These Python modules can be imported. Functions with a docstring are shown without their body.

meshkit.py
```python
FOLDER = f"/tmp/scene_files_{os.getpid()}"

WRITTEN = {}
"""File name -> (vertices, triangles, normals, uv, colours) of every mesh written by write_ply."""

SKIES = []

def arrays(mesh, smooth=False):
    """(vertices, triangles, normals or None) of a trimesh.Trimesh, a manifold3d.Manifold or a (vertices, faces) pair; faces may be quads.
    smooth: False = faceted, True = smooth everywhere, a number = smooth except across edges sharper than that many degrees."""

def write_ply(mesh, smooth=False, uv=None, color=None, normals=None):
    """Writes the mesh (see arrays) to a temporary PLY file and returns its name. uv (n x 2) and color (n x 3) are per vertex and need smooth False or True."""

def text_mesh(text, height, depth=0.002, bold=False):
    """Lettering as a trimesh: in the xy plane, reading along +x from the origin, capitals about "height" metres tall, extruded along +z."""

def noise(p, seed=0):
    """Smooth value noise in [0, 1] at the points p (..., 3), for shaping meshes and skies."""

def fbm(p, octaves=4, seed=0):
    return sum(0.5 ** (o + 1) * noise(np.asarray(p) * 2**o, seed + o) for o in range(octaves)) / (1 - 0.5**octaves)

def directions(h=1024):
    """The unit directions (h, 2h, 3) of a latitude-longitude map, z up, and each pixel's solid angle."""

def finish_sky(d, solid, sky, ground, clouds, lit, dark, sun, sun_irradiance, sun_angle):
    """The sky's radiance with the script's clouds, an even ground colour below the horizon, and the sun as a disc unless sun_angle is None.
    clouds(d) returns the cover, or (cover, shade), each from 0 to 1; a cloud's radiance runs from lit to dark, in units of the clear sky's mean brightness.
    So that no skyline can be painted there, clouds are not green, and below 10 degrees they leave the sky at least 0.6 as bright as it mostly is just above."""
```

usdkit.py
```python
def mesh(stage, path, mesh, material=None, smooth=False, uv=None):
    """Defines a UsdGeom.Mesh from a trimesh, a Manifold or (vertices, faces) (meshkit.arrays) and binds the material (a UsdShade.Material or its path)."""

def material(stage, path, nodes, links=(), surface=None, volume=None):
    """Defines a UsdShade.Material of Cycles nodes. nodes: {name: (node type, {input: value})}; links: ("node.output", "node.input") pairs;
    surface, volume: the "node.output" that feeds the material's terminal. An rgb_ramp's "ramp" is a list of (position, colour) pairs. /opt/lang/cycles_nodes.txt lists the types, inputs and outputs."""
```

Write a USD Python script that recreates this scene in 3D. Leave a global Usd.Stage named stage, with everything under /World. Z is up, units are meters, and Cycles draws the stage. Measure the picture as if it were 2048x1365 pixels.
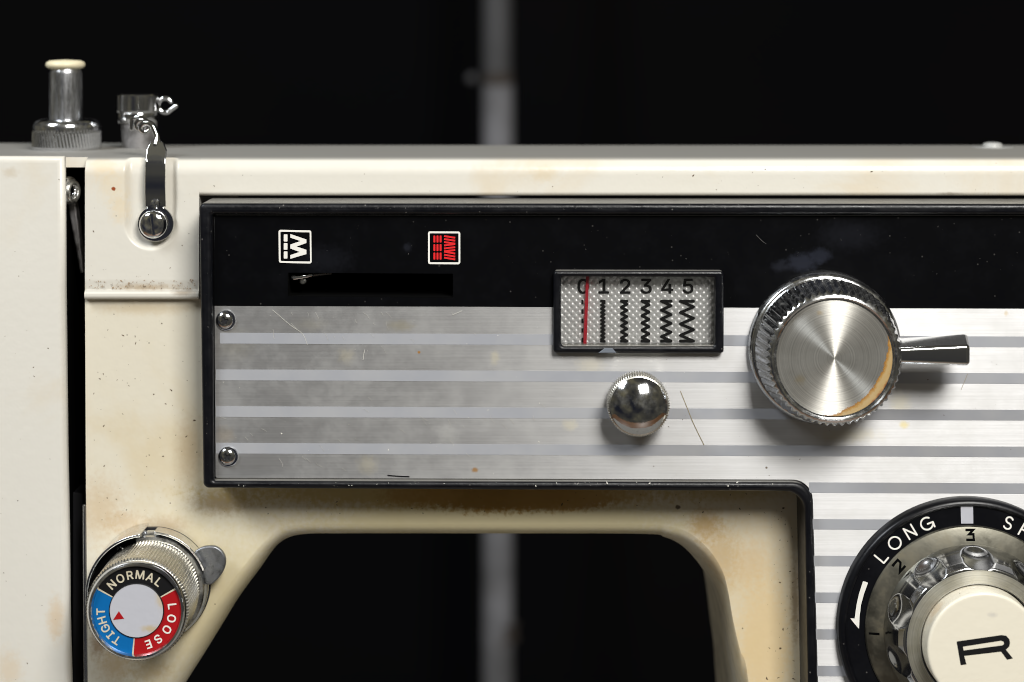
import math, random
import numpy as np
import trimesh, manifold3d, usdkit, meshkit
import mapbox_earcut
from shapely.geometry import Polygon, LineString, Point, box as sbox
from shapely import affinity, union_all
from pxr import Usd, UsdGeom, UsdLux, UsdShade, Gf, Sdf

random.seed(7)
rng = np.random.default_rng(7)
stage = Usd.Stage.CreateInMemory()
UsdGeom.SetStageUpAxis(stage, "Z")
UsdGeom.SetStageMetersPerUnit(stage, 1.0)
World = UsdGeom.Xform.Define(stage, "/World")
UsdGeom.Scope.Define(stage, "/World/Looks")

# ---------------------------------------------------------------- camera, lamps, exposure
# One unit of drawing is a tenth of a millimetre on the control plate (y = 0); the plate's axis of sight
# meets it at (VX, VY).  x right, y away from the viewer, z up.
S, D, VX, VY, CZ = 1e-4, 0.400, 1024.0, 70.0, 0.33125
cam = UsdGeom.Camera.Define(stage, "/World/camera")
cam.AddTranslateOp().Set(Gf.Vec3d(0, -D, CZ))
cam.AddRotateXOp().Set(90.0)
cam.CreateHorizontalApertureAttr(36.0)
cam.CreateVerticalApertureAttr(36.0 * 682 / 1024)
cam.CreateFocalLengthAttr(36.0 * D / (2048 * S))
cam.CreateVerticalApertureOffsetAttr(-(682.5 - VY) / 2048 * 36.0)
cam.CreateFStopAttr(14.0)
cam.CreateFocusDistanceAttr(D - 0.002)
cam.CreateClippingRangeAttr(Gf.Vec2f(0.02, 50))
cam.CreateExposureAttr(-0.12)


def lamp(name, pos, target, w, h, power, color):
    L = UsdLux.RectLight.Define(stage, "/World/" + name)
    L.CreateWidthAttr(w)
    L.CreateHeightAttr(h)
    L.CreateIntensityAttr(power)
    L.CreateColorAttr(Gf.Vec3f(*color))
    z = np.array(pos, float) - np.array(target, float)
    z /= np.linalg.norm(z)
    x = np.cross([0, 0, 1.0], z)
    x /= np.linalg.norm(x)
    y = np.cross(z, x)
    m = Gf.Matrix4d(*x, 0, *y, 0, *z, 0, *pos, 1)
    L.AddTransformOp().Set(m)
    return L


TARGET = (0.0, 0.0, 0.27)
lamp("lamp_right", (0.27, -0.71, 0.84), TARGET, 0.34, 0.32, 33.0, (1.0, 0.98, 0.94))
lamp("lamp_left", (-0.57, -0.38, 0.93), TARGET, 0.28, 0.28, 25.0, (0.90, 0.95, 1.0))

# the dim room the metal mirrors
usdkit.material(stage, "/World/Looks/room_light", {
    "tc": ("texture_coordinate", {}), "n": ("noise_texture", {"scale": 2.2, "detail": 3.0}),
    "r": ("rgb_ramp", {"ramp": [(0.3, (0.018, 0.020, 0.030)), (0.55, (0.088, 0.083, 0.066)), (0.75, (0.235, 0.21, 0.13))]}),
    "b": ("background_shader", {"strength": 1.0})},
    [("tc.generated", "n.vector"), ("n.fac", "r.fac"), ("r.color", "b.color")], surface="b.background")
dome = UsdLux.DomeLight.Define(stage, "/World/room_light")
UsdShade.MaterialBindingAPI.Apply(dome.GetPrim()).Bind(UsdShade.Material.Get(stage, "/World/Looks/room_light"))


# ---------------------------------------------------------------- drawing helpers
def K(y=0.0):
    return (D + y) / D


def P(px, py, y=0.0):
    k = S * K(y)
    return np.array([(px - VX) * k, y, CZ - (py - VY) * k])


def PZ(pts, y=0.0):
    """Drawing points at depth y as world (x, z)."""
    p = np.asarray(pts, float)
    k = S * K(y)
    return np.stack([(p[:, 0] - VX) * k, CZ - (p[:, 1] - VY) * k], 1)


def area(r):
    x, y = r[:, 0], r[:, 1]
    return 0.5 * np.sum(x * np.roll(y, -1) - np.roll(x, -1) * y)


def orient(r, ccw=True):
    r = np.asarray(r, float)
    return r if (area(r) > 0) == ccw else r[::-1]


def rp(pts, n=7):
    """Polygon with rounded corners from (x, y, radius) points."""
    out, m = [], len(pts)
    for i in range(m):
        p = np.array(pts[i][:2], float)
        r = pts[i][2] if len(pts[i]) > 2 else 0
        if r <= 0:
            out.append(p)
            continue
        a = np.array(pts[i - 1][:2], float) - p
        b = np.array(pts[(i + 1) % m][:2], float) - p
        a /= np.linalg.norm(a)
        b /= np.linalg.norm(b)
        ang = math.acos(np.clip(a @ b, -1, 1))
        t = r / math.tan(ang / 2)
        c = p + (a + b) / np.linalg.norm(a + b) * r / math.sin(ang / 2)
        s0, s1 = p + a * t - c, p + b * t - c
        a0, a1 = math.atan2(s0[1], s0[0]), math.atan2(s1[1], s1[0])
        d = (a1 - a0 + math.pi) % (2 * math.pi) - math.pi
        for k in range(n + 1):
            th = a0 + d * k / n
            out.append(c + r * np.array([math.cos(th), math.sin(th)]))
    return np.array(out)


def inset(r, w):
    """Ring r moved to its left by the width w of each edge."""
    n = len(r)
    d = np.roll(r, -1, 0) - r
    d /= np.maximum(np.linalg.norm(d, axis=1, keepdims=True), 1e-12)
    nm = np.stack([-d[:, 1], d[:, 0]], 1)
    out = np.empty_like(r)
    for i in range(n):
        n0, n1, w0, w1 = nm[i - 1], nm[i], w[i - 1], w[i]
        det = n0[0] * n1[1] - n0[1] * n1[0]
        if abs(det) < 0.05:
            m = n0 + n1
            out[i] = r[i] + m / max(m @ m, 1e-9) * (w0 + w1)
        else:
            out[i] = r[i] + np.array([(w0 * n1[1] - w1 * n0[1]) / det, (w1 * n0[0] - w0 * n1[0]) / det])
    return out


def tri2d(rings):
    v = np.vstack(rings)
    e = np.cumsum([len(r) for r in rings]).astype(np.uint32)
    return v, mapbox_earcut.triangulate_float64(v, e).reshape(-1, 3).astype(int)


def cap(rings, y, front=True):
    v, f = tri2d(rings)
    ys = y if np.ndim(y) else np.full(len(v), y)
    p = np.stack([v[:, 0], ys, v[:, 1]], 1)
    a, b, c = v[f[:, 0]], v[f[:, 1]], v[f[:, 2]]
    s = (b[:, 0] - a[:, 0]) * (c[:, 1] - a[:, 1]) - (b[:, 1] - a[:, 1]) * (c[:, 0] - a[:, 0])
    f = np.where(((s > 0) == front)[:, None], f, f[:, ::-1])
    return trimesh.Trimesh(p, f, process=False)


def strip(rows):
    """Closed quad strip between rings of 3-D points of equal length, first row at the back of an outward-looking wall."""
    rows = np.array(rows)
    m, n = rows.shape[:2]
    i, j = np.meshgrid(np.arange(m - 1), np.arange(n), indexing="ij")
    a, b = i * n + j, i * n + (j + 1) % n
    f = np.concatenate([np.stack([a, b, b + n], -1).reshape(-1, 3), np.stack([a, b + n, a + n], -1).reshape(-1, 3)])
    return trimesh.Trimesh(rows.reshape(-1, 3), f, process=False)


def J(*ms):
    ms = [m for x in ms for m in (x if isinstance(x, (list, tuple)) else [x])]
    return trimesh.util.concatenate(ms)


def slab(rings, yf, yb, bev=0.0, bd=None, k=4, back=True):
    """Plate seen from the front: world (x, z) rings (outline, then holes), front at yf, back at yb, rounded front edge."""
    rings = [orient(r, i == 0) for i, r in enumerate(rings)]
    bd = bev if bd is None else bd
    parts, fronts = [], []
    for r in rings:
        w = np.full(len(r), 1.0)
        rows = [np.stack([r[:, 0], np.full(len(r), yb), r[:, 1]], 1)]
        if bev > 0:
            for t in range(k + 1):
                a = t / k * math.pi / 2
                q = inset(r, w * bev * (1 - math.cos(a)))
                rows.append(np.stack([q[:, 0], np.full(len(q), yf + bd * (1 - math.sin(a))), q[:, 1]], 1))
        else:
            q = r
            rows.append(np.stack([r[:, 0], np.full(len(r), yf), r[:, 1]], 1))
        fronts.append(q)
        parts.append(strip(rows))
    parts.append(cap(fronts, yf))
    if back:
        parts.append(cap(rings, yb, False))
    return J(parts)


def flat(geom, y, t=0.00004):
    """Shapely shape in world (x, z) as a thin sheet whose front is at y."""
    gs = list(getattr(geom, "geoms", [geom]))
    out = []
    for g in gs:
        if g.is_empty or g.area < 1e-12:
            continue
        rings = [np.array(g.exterior.coords)[:-1]] + [np.array(i.coords)[:-1] for i in g.interiors]
        out.append(slab(rings, y, y + t, back=False))
    return J(out)


FRONT = (np.array([1.0, 0, 0]), np.array([0, 0, 1.0]), np.array([0, -1.0, 0]))
UP = (np.array([1.0, 0, 0]), np.array([0, 1.0, 0]), np.array([0, 0, 1.0]))


def lathe(prof, c, axes=FRONT, n=96, rmod=None, a0=0.0):
    """Turned shape: prof = (radius, height along the axis) from the far end to the near end."""
    u, v, w = axes
    th = a0 + np.arange(n) / n * 2 * math.pi
    rows = []
    for r, h in prof:
        rr = np.full(n, max(r, 1e-6)) if rmod is None else np.maximum(np.broadcast_to(rmod(r, h, th), (n,)), 1e-6)
        rows.append(np.asarray(c) + rr[:, None] * (np.cos(th)[:, None] * u + np.sin(th)[:, None] * v) + h * w)
    return strip(rows)


def tube(pts, rad, n=10, smooth=0):
    p = np.asarray(pts, float)
    if smooth:
        p = catmull(p, smooth)
    rad = np.full(len(p), rad) if np.ndim(rad) == 0 else np.interp(np.linspace(0, 1, len(p)), np.linspace(0, 1, len(rad)), rad)
    t = np.gradient(p, axis=0)
    t /= np.linalg.norm(t, axis=1, keepdims=True)
    ref = np.array([0, 1.0, 0]) if abs(t[0] @ [0, 1, 0]) < 0.9 else np.array([1.0, 0, 0])
    u = ref - t[0] * (ref @ t[0])
    th = np.arange(n) / n * 2 * math.pi
    rows = []
    for i in range(len(p)):
        u = u - t[i] * (u @ t[i])
        u /= np.linalg.norm(u)
        v = np.cross(t[i], u)
        ring = lambda c, r: c + r * (np.cos(th)[:, None] * u + np.sin(th)[:, None] * v)
        if i == 0:
            rows += [ring(p[0] - t[0] * rad[0] * 0.9, 1e-7), ring(p[0] - t[0] * rad[0] * 0.6, rad[0] * 0.75)]
        rows.append(ring(p[i], rad[i]))
        if i == len(p) - 1:
            rows += [ring(p[i] + t[i] * rad[i] * 0.6, rad[i] * 0.75), ring(p[i] + t[i] * rad[i] * 0.9, 1e-7)]
    return strip(rows)


def catmull(p, k):
    p = np.asarray(p, float)
    q = np.vstack([2 * p[0] - p[1], p, 2 * p[-1] - p[-2]])
    out = []
    for i in range(1, len(q) - 2):
        for t in np.arange(k) / k:
            out.append(0.5 * (2 * q[i] + (q[i + 1] - q[i - 1]) * t + (2 * q[i - 1] - 5 * q[i] + 4 * q[i + 1] - q[i + 2]) * t**2 + (3 * q[i] - q[i - 1] - 3 * q[i + 1] + q[i + 2]) * t**3))
    out.append(q[-2])
    return np.array(out)


def grid(f, us, vs):
    U, V = np.meshgrid(us, vs, indexing="ij")
    p = f(U, V)
    m, n = U.shape
    i, j = np.meshgrid(np.arange(m - 1), np.arange(n - 1), indexing="ij")
    a = i * n + j
    fc = np.concatenate([np.stack([a, a + n, a + n + 1], -1).reshape(-1, 3), np.stack([a, a + n + 1, a + 1], -1).reshape(-1, 3)])
    return trimesh.Trimesh(p.reshape(-1, 3), fc, process=False)


def poly(pts, y=0.0):
    return Polygon(PZ(pts, y))


def lines(paths, width, y=0.0, capst=1, join=1):
    """Drawn strokes as a shape in world (x, z); width in drawing units."""
    return union_all([LineString(PZ(p, y)).buffer(width * S * K(y) / 2, cap_style=capst, join_style=join, quad_segs=5) for p in paths])


def sector(c, r0, r1, a0, a1, n=40):
    a = np.radians(np.linspace(a0, a1, n))
    o = np.stack([c[0] + r1 * np.cos(a), c[1] + r1 * np.sin(a)], 1)
    i = np.stack([c[0] + r0 * np.cos(a[::-1]), c[1] + r0 * np.sin(a[::-1])], 1)
    return np.vstack([o, i])


# ---------------------------------------------------------------- materials
def mat(name, nodes, links, surface="p.BSDF"):
    return usdkit.material(stage, "/World/Looks/" + name, nodes, links, surface=surface)


def simple(name, col, rough=0.4, metal=0.0, **kw):
    return mat(name, {"p": ("principled_bsdf", {"base_color": col, "roughness": rough, "metallic": metal, **kw})}, [])


def spots(nodes, links, base, blobs, vec="g.position"):
    """Lays soft, ragged stains or painted shade over a colour. blobs: (px, py, y, radius in drawing units, colour, strength, softness, squash)."""
    nodes["wn"] = ("noise_texture", {"scale": 900.0, "detail": 5.0, "roughness": 0.65})
    links.append((vec, "wn.vector"))
    cur = base
    for i, (px, py, y, r, col, amt, soft, sq) in enumerate(blobs):
        c = P(px, py, y)
        nodes[f"sm{i}"] = ("mapping", {"mapping_type": "point", "location": (-c[0], -c[1], -c[2] / sq), "scale": (1, 1, 1 / sq)})
        nodes[f"sl{i}"] = ("vector_math", {"math_type": "length"})
        nodes[f"sa{i}"] = ("math", {"math_type": "multiply_add", "value2": r * S * 1.1, "value3": -r * S * 0.55})
        nodes[f"sd{i}"] = ("math", {"math_type": "add"})
        nodes[f"sr{i}"] = ("map_range", {"range_type": "smoothstep", "from_min": r * S, "from_max": r * S * (1 - soft), "to_min": 0.0, "to_max": amt, "clamp": True})
        nodes[f"sx{i}"] = ("mix_color", {"b": col})
        links += [(vec, f"sm{i}.vector"), (f"sm{i}.vector", f"sl{i}.vector1"), ("wn.fac", f"sa{i}.value1"), (f"sa{i}.value", f"sd{i}.value1"),
                  (f"sl{i}.value", f"sd{i}.value2"), (f"sd{i}.value", f"sr{i}.value"), (f"sr{i}.result", f"sx{i}.fac"), (cur, f"sx{i}.a")]
        cur = f"sx{i}.result"
    return cur


def paint(name, base, aged, dirt, amount, rough=0.3, dust=0.0, blobs=(), grain=0.25):
    nodes = {
        "g": ("geometry", {}),
        "n1": ("noise_texture", {"scale": 28.0, "detail": 6.0, "roughness": 0.6, "distortion": 0.6}),
        "r1": ("map_range", {"range_type": "smoothstep", "from_min": 0.62 - amount * 0.4, "from_max": 0.78 - amount * 0.3, "to_min": 0.0, "to_max": 1.0, "clamp": True}),
        "m1": ("mix_color", {"a": base, "b": aged}),
        "mp": ("mapping", {"mapping_type": "point", "scale": (1.0, 1.0, 1.0)}),
        "n2": ("noise_texture", {"scale": 1500.0, "detail": 3.0, "roughness": 0.7}),
        "n3": ("noise_texture", {"scale": 90.0, "detail": 5.0, "roughness": 0.7}),
        "s1": ("math", {"math_type": "multiply"}),
        "r2": ("map_range", {"from_min": 0.40, "from_max": 0.52, "to_min": 0.0, "to_max": grain, "clamp": True}),
        "m2": ("mix_color", {"b": dirt}),
        "v": ("voronoi_texture", {"scale": 230.0, "randomness": 1.0}),
        "vr": ("map_range", {"from_min": 0.036, "from_max": 0.02, "to_min": 0.0, "to_max": 1.0, "clamp": True}),
        "vm": ("math", {"math_type": "multiply"}),
        "vs": ("separate_color", {}),
        "vg": ("math", {"math_type": "greater_than", "value2": 0.80}),
        "m4": ("mix_color", {"b": (0.05, 0.035, 0.02)}),
        "sx": ("separate_xyz", {}),
        "dz": ("map_range", {"range_type": "smoothstep", "from_min": 0.75, "from_max": 0.97, "to_min": 0.0, "to_max": dust, "clamp": True}),
        "m3": ("mix_color", {"b": (0.215, 0.208, 0.192)}),
        "bp": ("bump", {"strength": 0.12, "distance": 0.0004}),
        "nb": ("noise_texture", {"scale": 500.0, "detail": 2.0}),
        "rr": ("map_range", {"from_min": 0.3, "from_max": 0.7, "to_min": rough - 0.06, "to_max": rough + 0.14}),
        "rd": ("mix_float", {"b": 0.75}),
        "p": ("principled_bsdf", {"coat_weight": 0.0, "specular_ior_level": 0.45}),
    }
    links = [("g.position", "n1.vector"), ("g.position", "n2.vector"), ("g.position", "n3.vector"), ("g.position", "nb.vector"), ("g.position", "v.vector"),
             ("n1.fac", "r1.value"), ("r1.result", "m1.fac"), ("n2.fac", "s1.value1"), ("n3.fac", "s1.value2"),
             ("s1.value", "r2.value"), ("r2.result", "m2.fac"), ("m1.result", "m2.a"),
             ("v.distance", "vr.value"), ("v.color", "vs.color"), ("vs.r", "vg.value1"), ("vr.result", "vm.value1"), ("vg.value", "vm.value2"), ("vm.value", "m4.fac"),
             ("g.normal", "sx.vector"), ("sx.z", "dz.value"), ("dz.result", "m3.fac"),
             ("nb.fac", "bp.height"), ("bp.normal", "p.normal"), ("n3.fac", "rr.value"), ("rr.result", "rd.a"), ("dz.result", "rd.fac"), ("rd.result", "p.roughness")]
    cur = spots(nodes, links, "m2.result", blobs)
    links += [(cur, "m4.a"), ("m4.result", "m3.a"), ("m3.result", "p.base_color")]
    return mat(name, nodes, links)


BROWN, OCHRE, TAN, SOOT = (0.34, 0.19, 0.035), (0.42, 0.24, 0.06), (0.50, 0.36, 0.18), (0.10, 0.07, 0.04)
M = {}
M["cover_paint"] = paint("cover_paint", (0.69, 0.66, 0.585), (0.67, 0.60, 0.48), (0.35, 0.24, 0.12), 0.25, rough=0.22, dust=0.93, grain=0.5, blobs=[
    (228, 372, .009, 50, (0.72, 0.60, 0.40), 0.5, 0.95, 1.2), (205, 335, .009, 44, (0.72, 0.58, 0.38), 0.5, 0.95, 0.8), (240, 420, .009, 34, (0.72, 0.58, 0.36), 0.5, 0.95, 1.3),
    (227, 378, .009, 5, (0.30, 0.07, 0.02), 1.0, 0.4, 1.0), (290, 575, .009, 95, (0.42, 0.28, 0.13), 0.55, 0.9, 0.11), (370, 585, .009, 40, (0.25, 0.17, 0.09), 0.6, 0.9, 0.25),
    (1090, 350, .009, 45, (0.62, 0.48, 0.28), 0.4, 0.9, 0.5), (1900, 388, .009, 40, (0.2, 0.15, 0.1), 0.5, 0.9, 0.12)])
M["plate_paint"] = paint("plate_paint", (0.69, 0.665, 0.60), (0.67, 0.615, 0.51), (0.42, 0.32, 0.2), 0.2, rough=0.3, dust=0.55, grain=0.35, blobs=[
    (112, 1240, .008, 26, (0.62, 0.46, 0.28), 0.6, 0.9, 2.6), (18, 1340, .008, 40, (0.66, 0.52, 0.34), 0.5, 0.9, 1.5), (20, 345, .008, 26, (0.5, 0.4, 0.26), 0.4, 0.9, 0.6)])
M["casting_paint"] = paint("casting_paint", (0.70, 0.65, 0.53), (0.66, 0.575, 0.41), (0.30, 0.19, 0.09), 0.38, rough=0.25, dust=0.0, grain=0.6, blobs=[
    (460, 1240, .01, 330, (0.63, 0.54, 0.315), 0.75, 0.9, 1.0), (1000, 1040, .012, 520, (0.63, 0.55, 0.31), 0.75, 0.5, 0.14), (1530, 1250, .01, 200, (0.70, 0.56, 0.33), 0.6, 0.8, 1.8),
    (290, 618, .01, 150, (0.58, 0.46, 0.28), 0.5, 0.95, 0.14), (250, 1045, .01, 70, (0.50, 0.34, 0.18), 0.5, 0.9, 0.5), (200, 1020, .01, 80, (0.58, 0.43, 0.25), 0.6, 0.95, 1.3), (378, 900, .01, 40, (0.52, 0.38, 0.22), 0.5, 0.95, 2.6),
    (440, 1005, .01, 90, (0.34, 0.22, 0.09), 0.65, 0.9, 0.42), (330, 1050, .01, 70, (0.48, 0.33, 0.18), 0.5, 0.95, 0.4),
    (900, 985, .01, 620, (0.52, 0.38, 0.12), 0.85, 0.6, 0.07), (1000, 985, .01, 210, BROWN, 0.95, 0.4, 0.24), (840, 990, .01, 110, (0.42, 0.25, 0.06), 0.8, 0.6, 0.30), (1120, 995, .01, 140, (0.38, 0.22, 0.05), 0.9, 0.4, 0.25), (1230, 985, .01, 120, (0.46, 0.30, 0.10), 0.6, 0.8, 0.3),  # wide yellow band paints the warm shade under the frame; browns are stains
    (1440, 1120, .01, 60, (0.55, 0.38, 0.17), 0.55, 0.8, 1.6), (1410, 1050, .01, 50, (0.48, 0.31, 0.12), 0.7, 0.9, 1.0), (1356, 1015, .01, 7, SOOT, 0.9, 0.5, 0.8), (1450, 985, .01, 200, (0.48, 0.36, 0.13), 0.7, 0.9, 0.16),
    (1530, 1290, .01, 70, (0.72, 0.52, 0.25), 0.5, 0.6, 2.6), (1500, 1130, .01, 60, (0.70, 0.50, 0.26), 0.4, 0.9, 1.2), (1590, 1200, .01, 14, (0.25, 0.15, 0.07), 0.6, 0.9, 9),
    (230, 1330, .01, 60, (0.46, 0.31, 0.14), 0.6, 0.95, 1.0), (195, 1290, .01, 24, (0.28, 0.16, 0.07), 0.7, 0.9, 1.6), (300, 1345, .01, 60, (0.50, 0.36, 0.17), 0.5, 0.9, 0.6)])


def plastic(name, base, rough, dust, speck=0.16, spec=0.35, bump=0.25, rv=1.0, blobs=()):
    nodes = {
        "g": ("geometry", {}), "v": ("voronoi_texture", {"scale": 620.0}), "vr": ("map_range", {"from_min": 0.13, "from_max": 0.05, "to_min": 0.0, "to_max": speck, "clamp": True}),
        "vs": ("separate_color", {}), "vg": ("math", {"math_type": "greater_than", "value2": 0.72}), "vm": ("math", {"math_type": "multiply"}),
        "m1": ("mix_color", {"a": base, "b": (0.7, 0.66, 0.6)}),
        "n": ("noise_texture", {"scale": 160.0, "detail": 6.0, "roughness": 0.7}), "nr": ("map_range", {"from_min": 0.5, "from_max": 0.8, "to_min": 0.0, "to_max": 0.012, "clamp": True}),
        "m2": ("mix_color", {"b": (0.12, 0.13, 0.17)}),
        "sx": ("separate_xyz", {}), "dz": ("map_range", {"range_type": "smoothstep", "from_min": 0.80, "from_max": 0.99, "to_min": 0.0, "to_max": dust, "clamp": True}),
        "m3": ("mix_color", {"b": (0.19, 0.182, 0.165)}),
        "n2": ("noise_texture", {"scale": 700.0, "detail": 3.0}), "bp": ("bump", {"strength": bump, "distance": 0.0003}),
        "rr": ("map_range", {"from_min": 0.3, "from_max": 0.75, "to_min": rough - 0.08 * rv, "to_max": rough + 0.2 * rv}),
        "p": ("principled_bsdf", {"specular_ior_level": spec})}
    links = [("g.position", "v.vector"), ("g.position", "n.vector"), ("g.position", "n2.vector"), ("v.distance", "vr.value"), ("v.color", "vs.color"), ("vs.r", "vg.value1"), ("vr.result", "vm.value1"), ("vg.value", "vm.value2"), ("vm.value", "m1.fac"),
             ("n.fac", "nr.value"), ("nr.result", "m2.fac"), ("m1.result", "m2.a"), ("g.normal", "sx.vector"), ("sx.z", "dz.value"), ("dz.result", "m3.fac"), ("m2.result", "m3.a"),
             ("n2.fac", "bp.height"), ("bp.normal", "p.normal"), ("n.fac", "rr.value"), ("rr.result", "p.roughness")]
    links.append((spots(nodes, links, "m3.result", blobs), "p.base_color"))
    return mat(name, nodes, links)


M["black_plastic"] = plastic("black_plastic", (0.0026, 0.0029, 0.0046), 0.32, 0.9)
M["black_lacquer"] = plastic("black_lacquer", (0.0016, 0.0017, 0.0023), 0.36, 0.0, 0.06, 0.10, 0.03, 0.25, [(1605, 525, 0, 42, (0.016, 0.018, 0.026), .9, .7, .6), (1640, 512, 0, 30, (0.016, 0.018, 0.026), .8, .7, .7), (1560, 533, 0, 26, (0.012, 0.013, 0.018), .8, .8, .6), (815, 495, 0, 12, (0.012, 0.013, 0.018), .8, .8, 1.0), (1700, 470, 0, 90, (0.007, 0.0075, 0.010), .8, .9, .5), (650, 520, 0, 80, (0.007, 0.0075, 0.010), .8, .9, .5)])
M["dark_void"] = simple("dark_void", (0.0015, 0.0015, 0.0015), 0.9, specular_ior_level=0.05)
M["dark_steel"] = simple("dark_steel", (0.02, 0.02, 0.023), 0.45)


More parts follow.
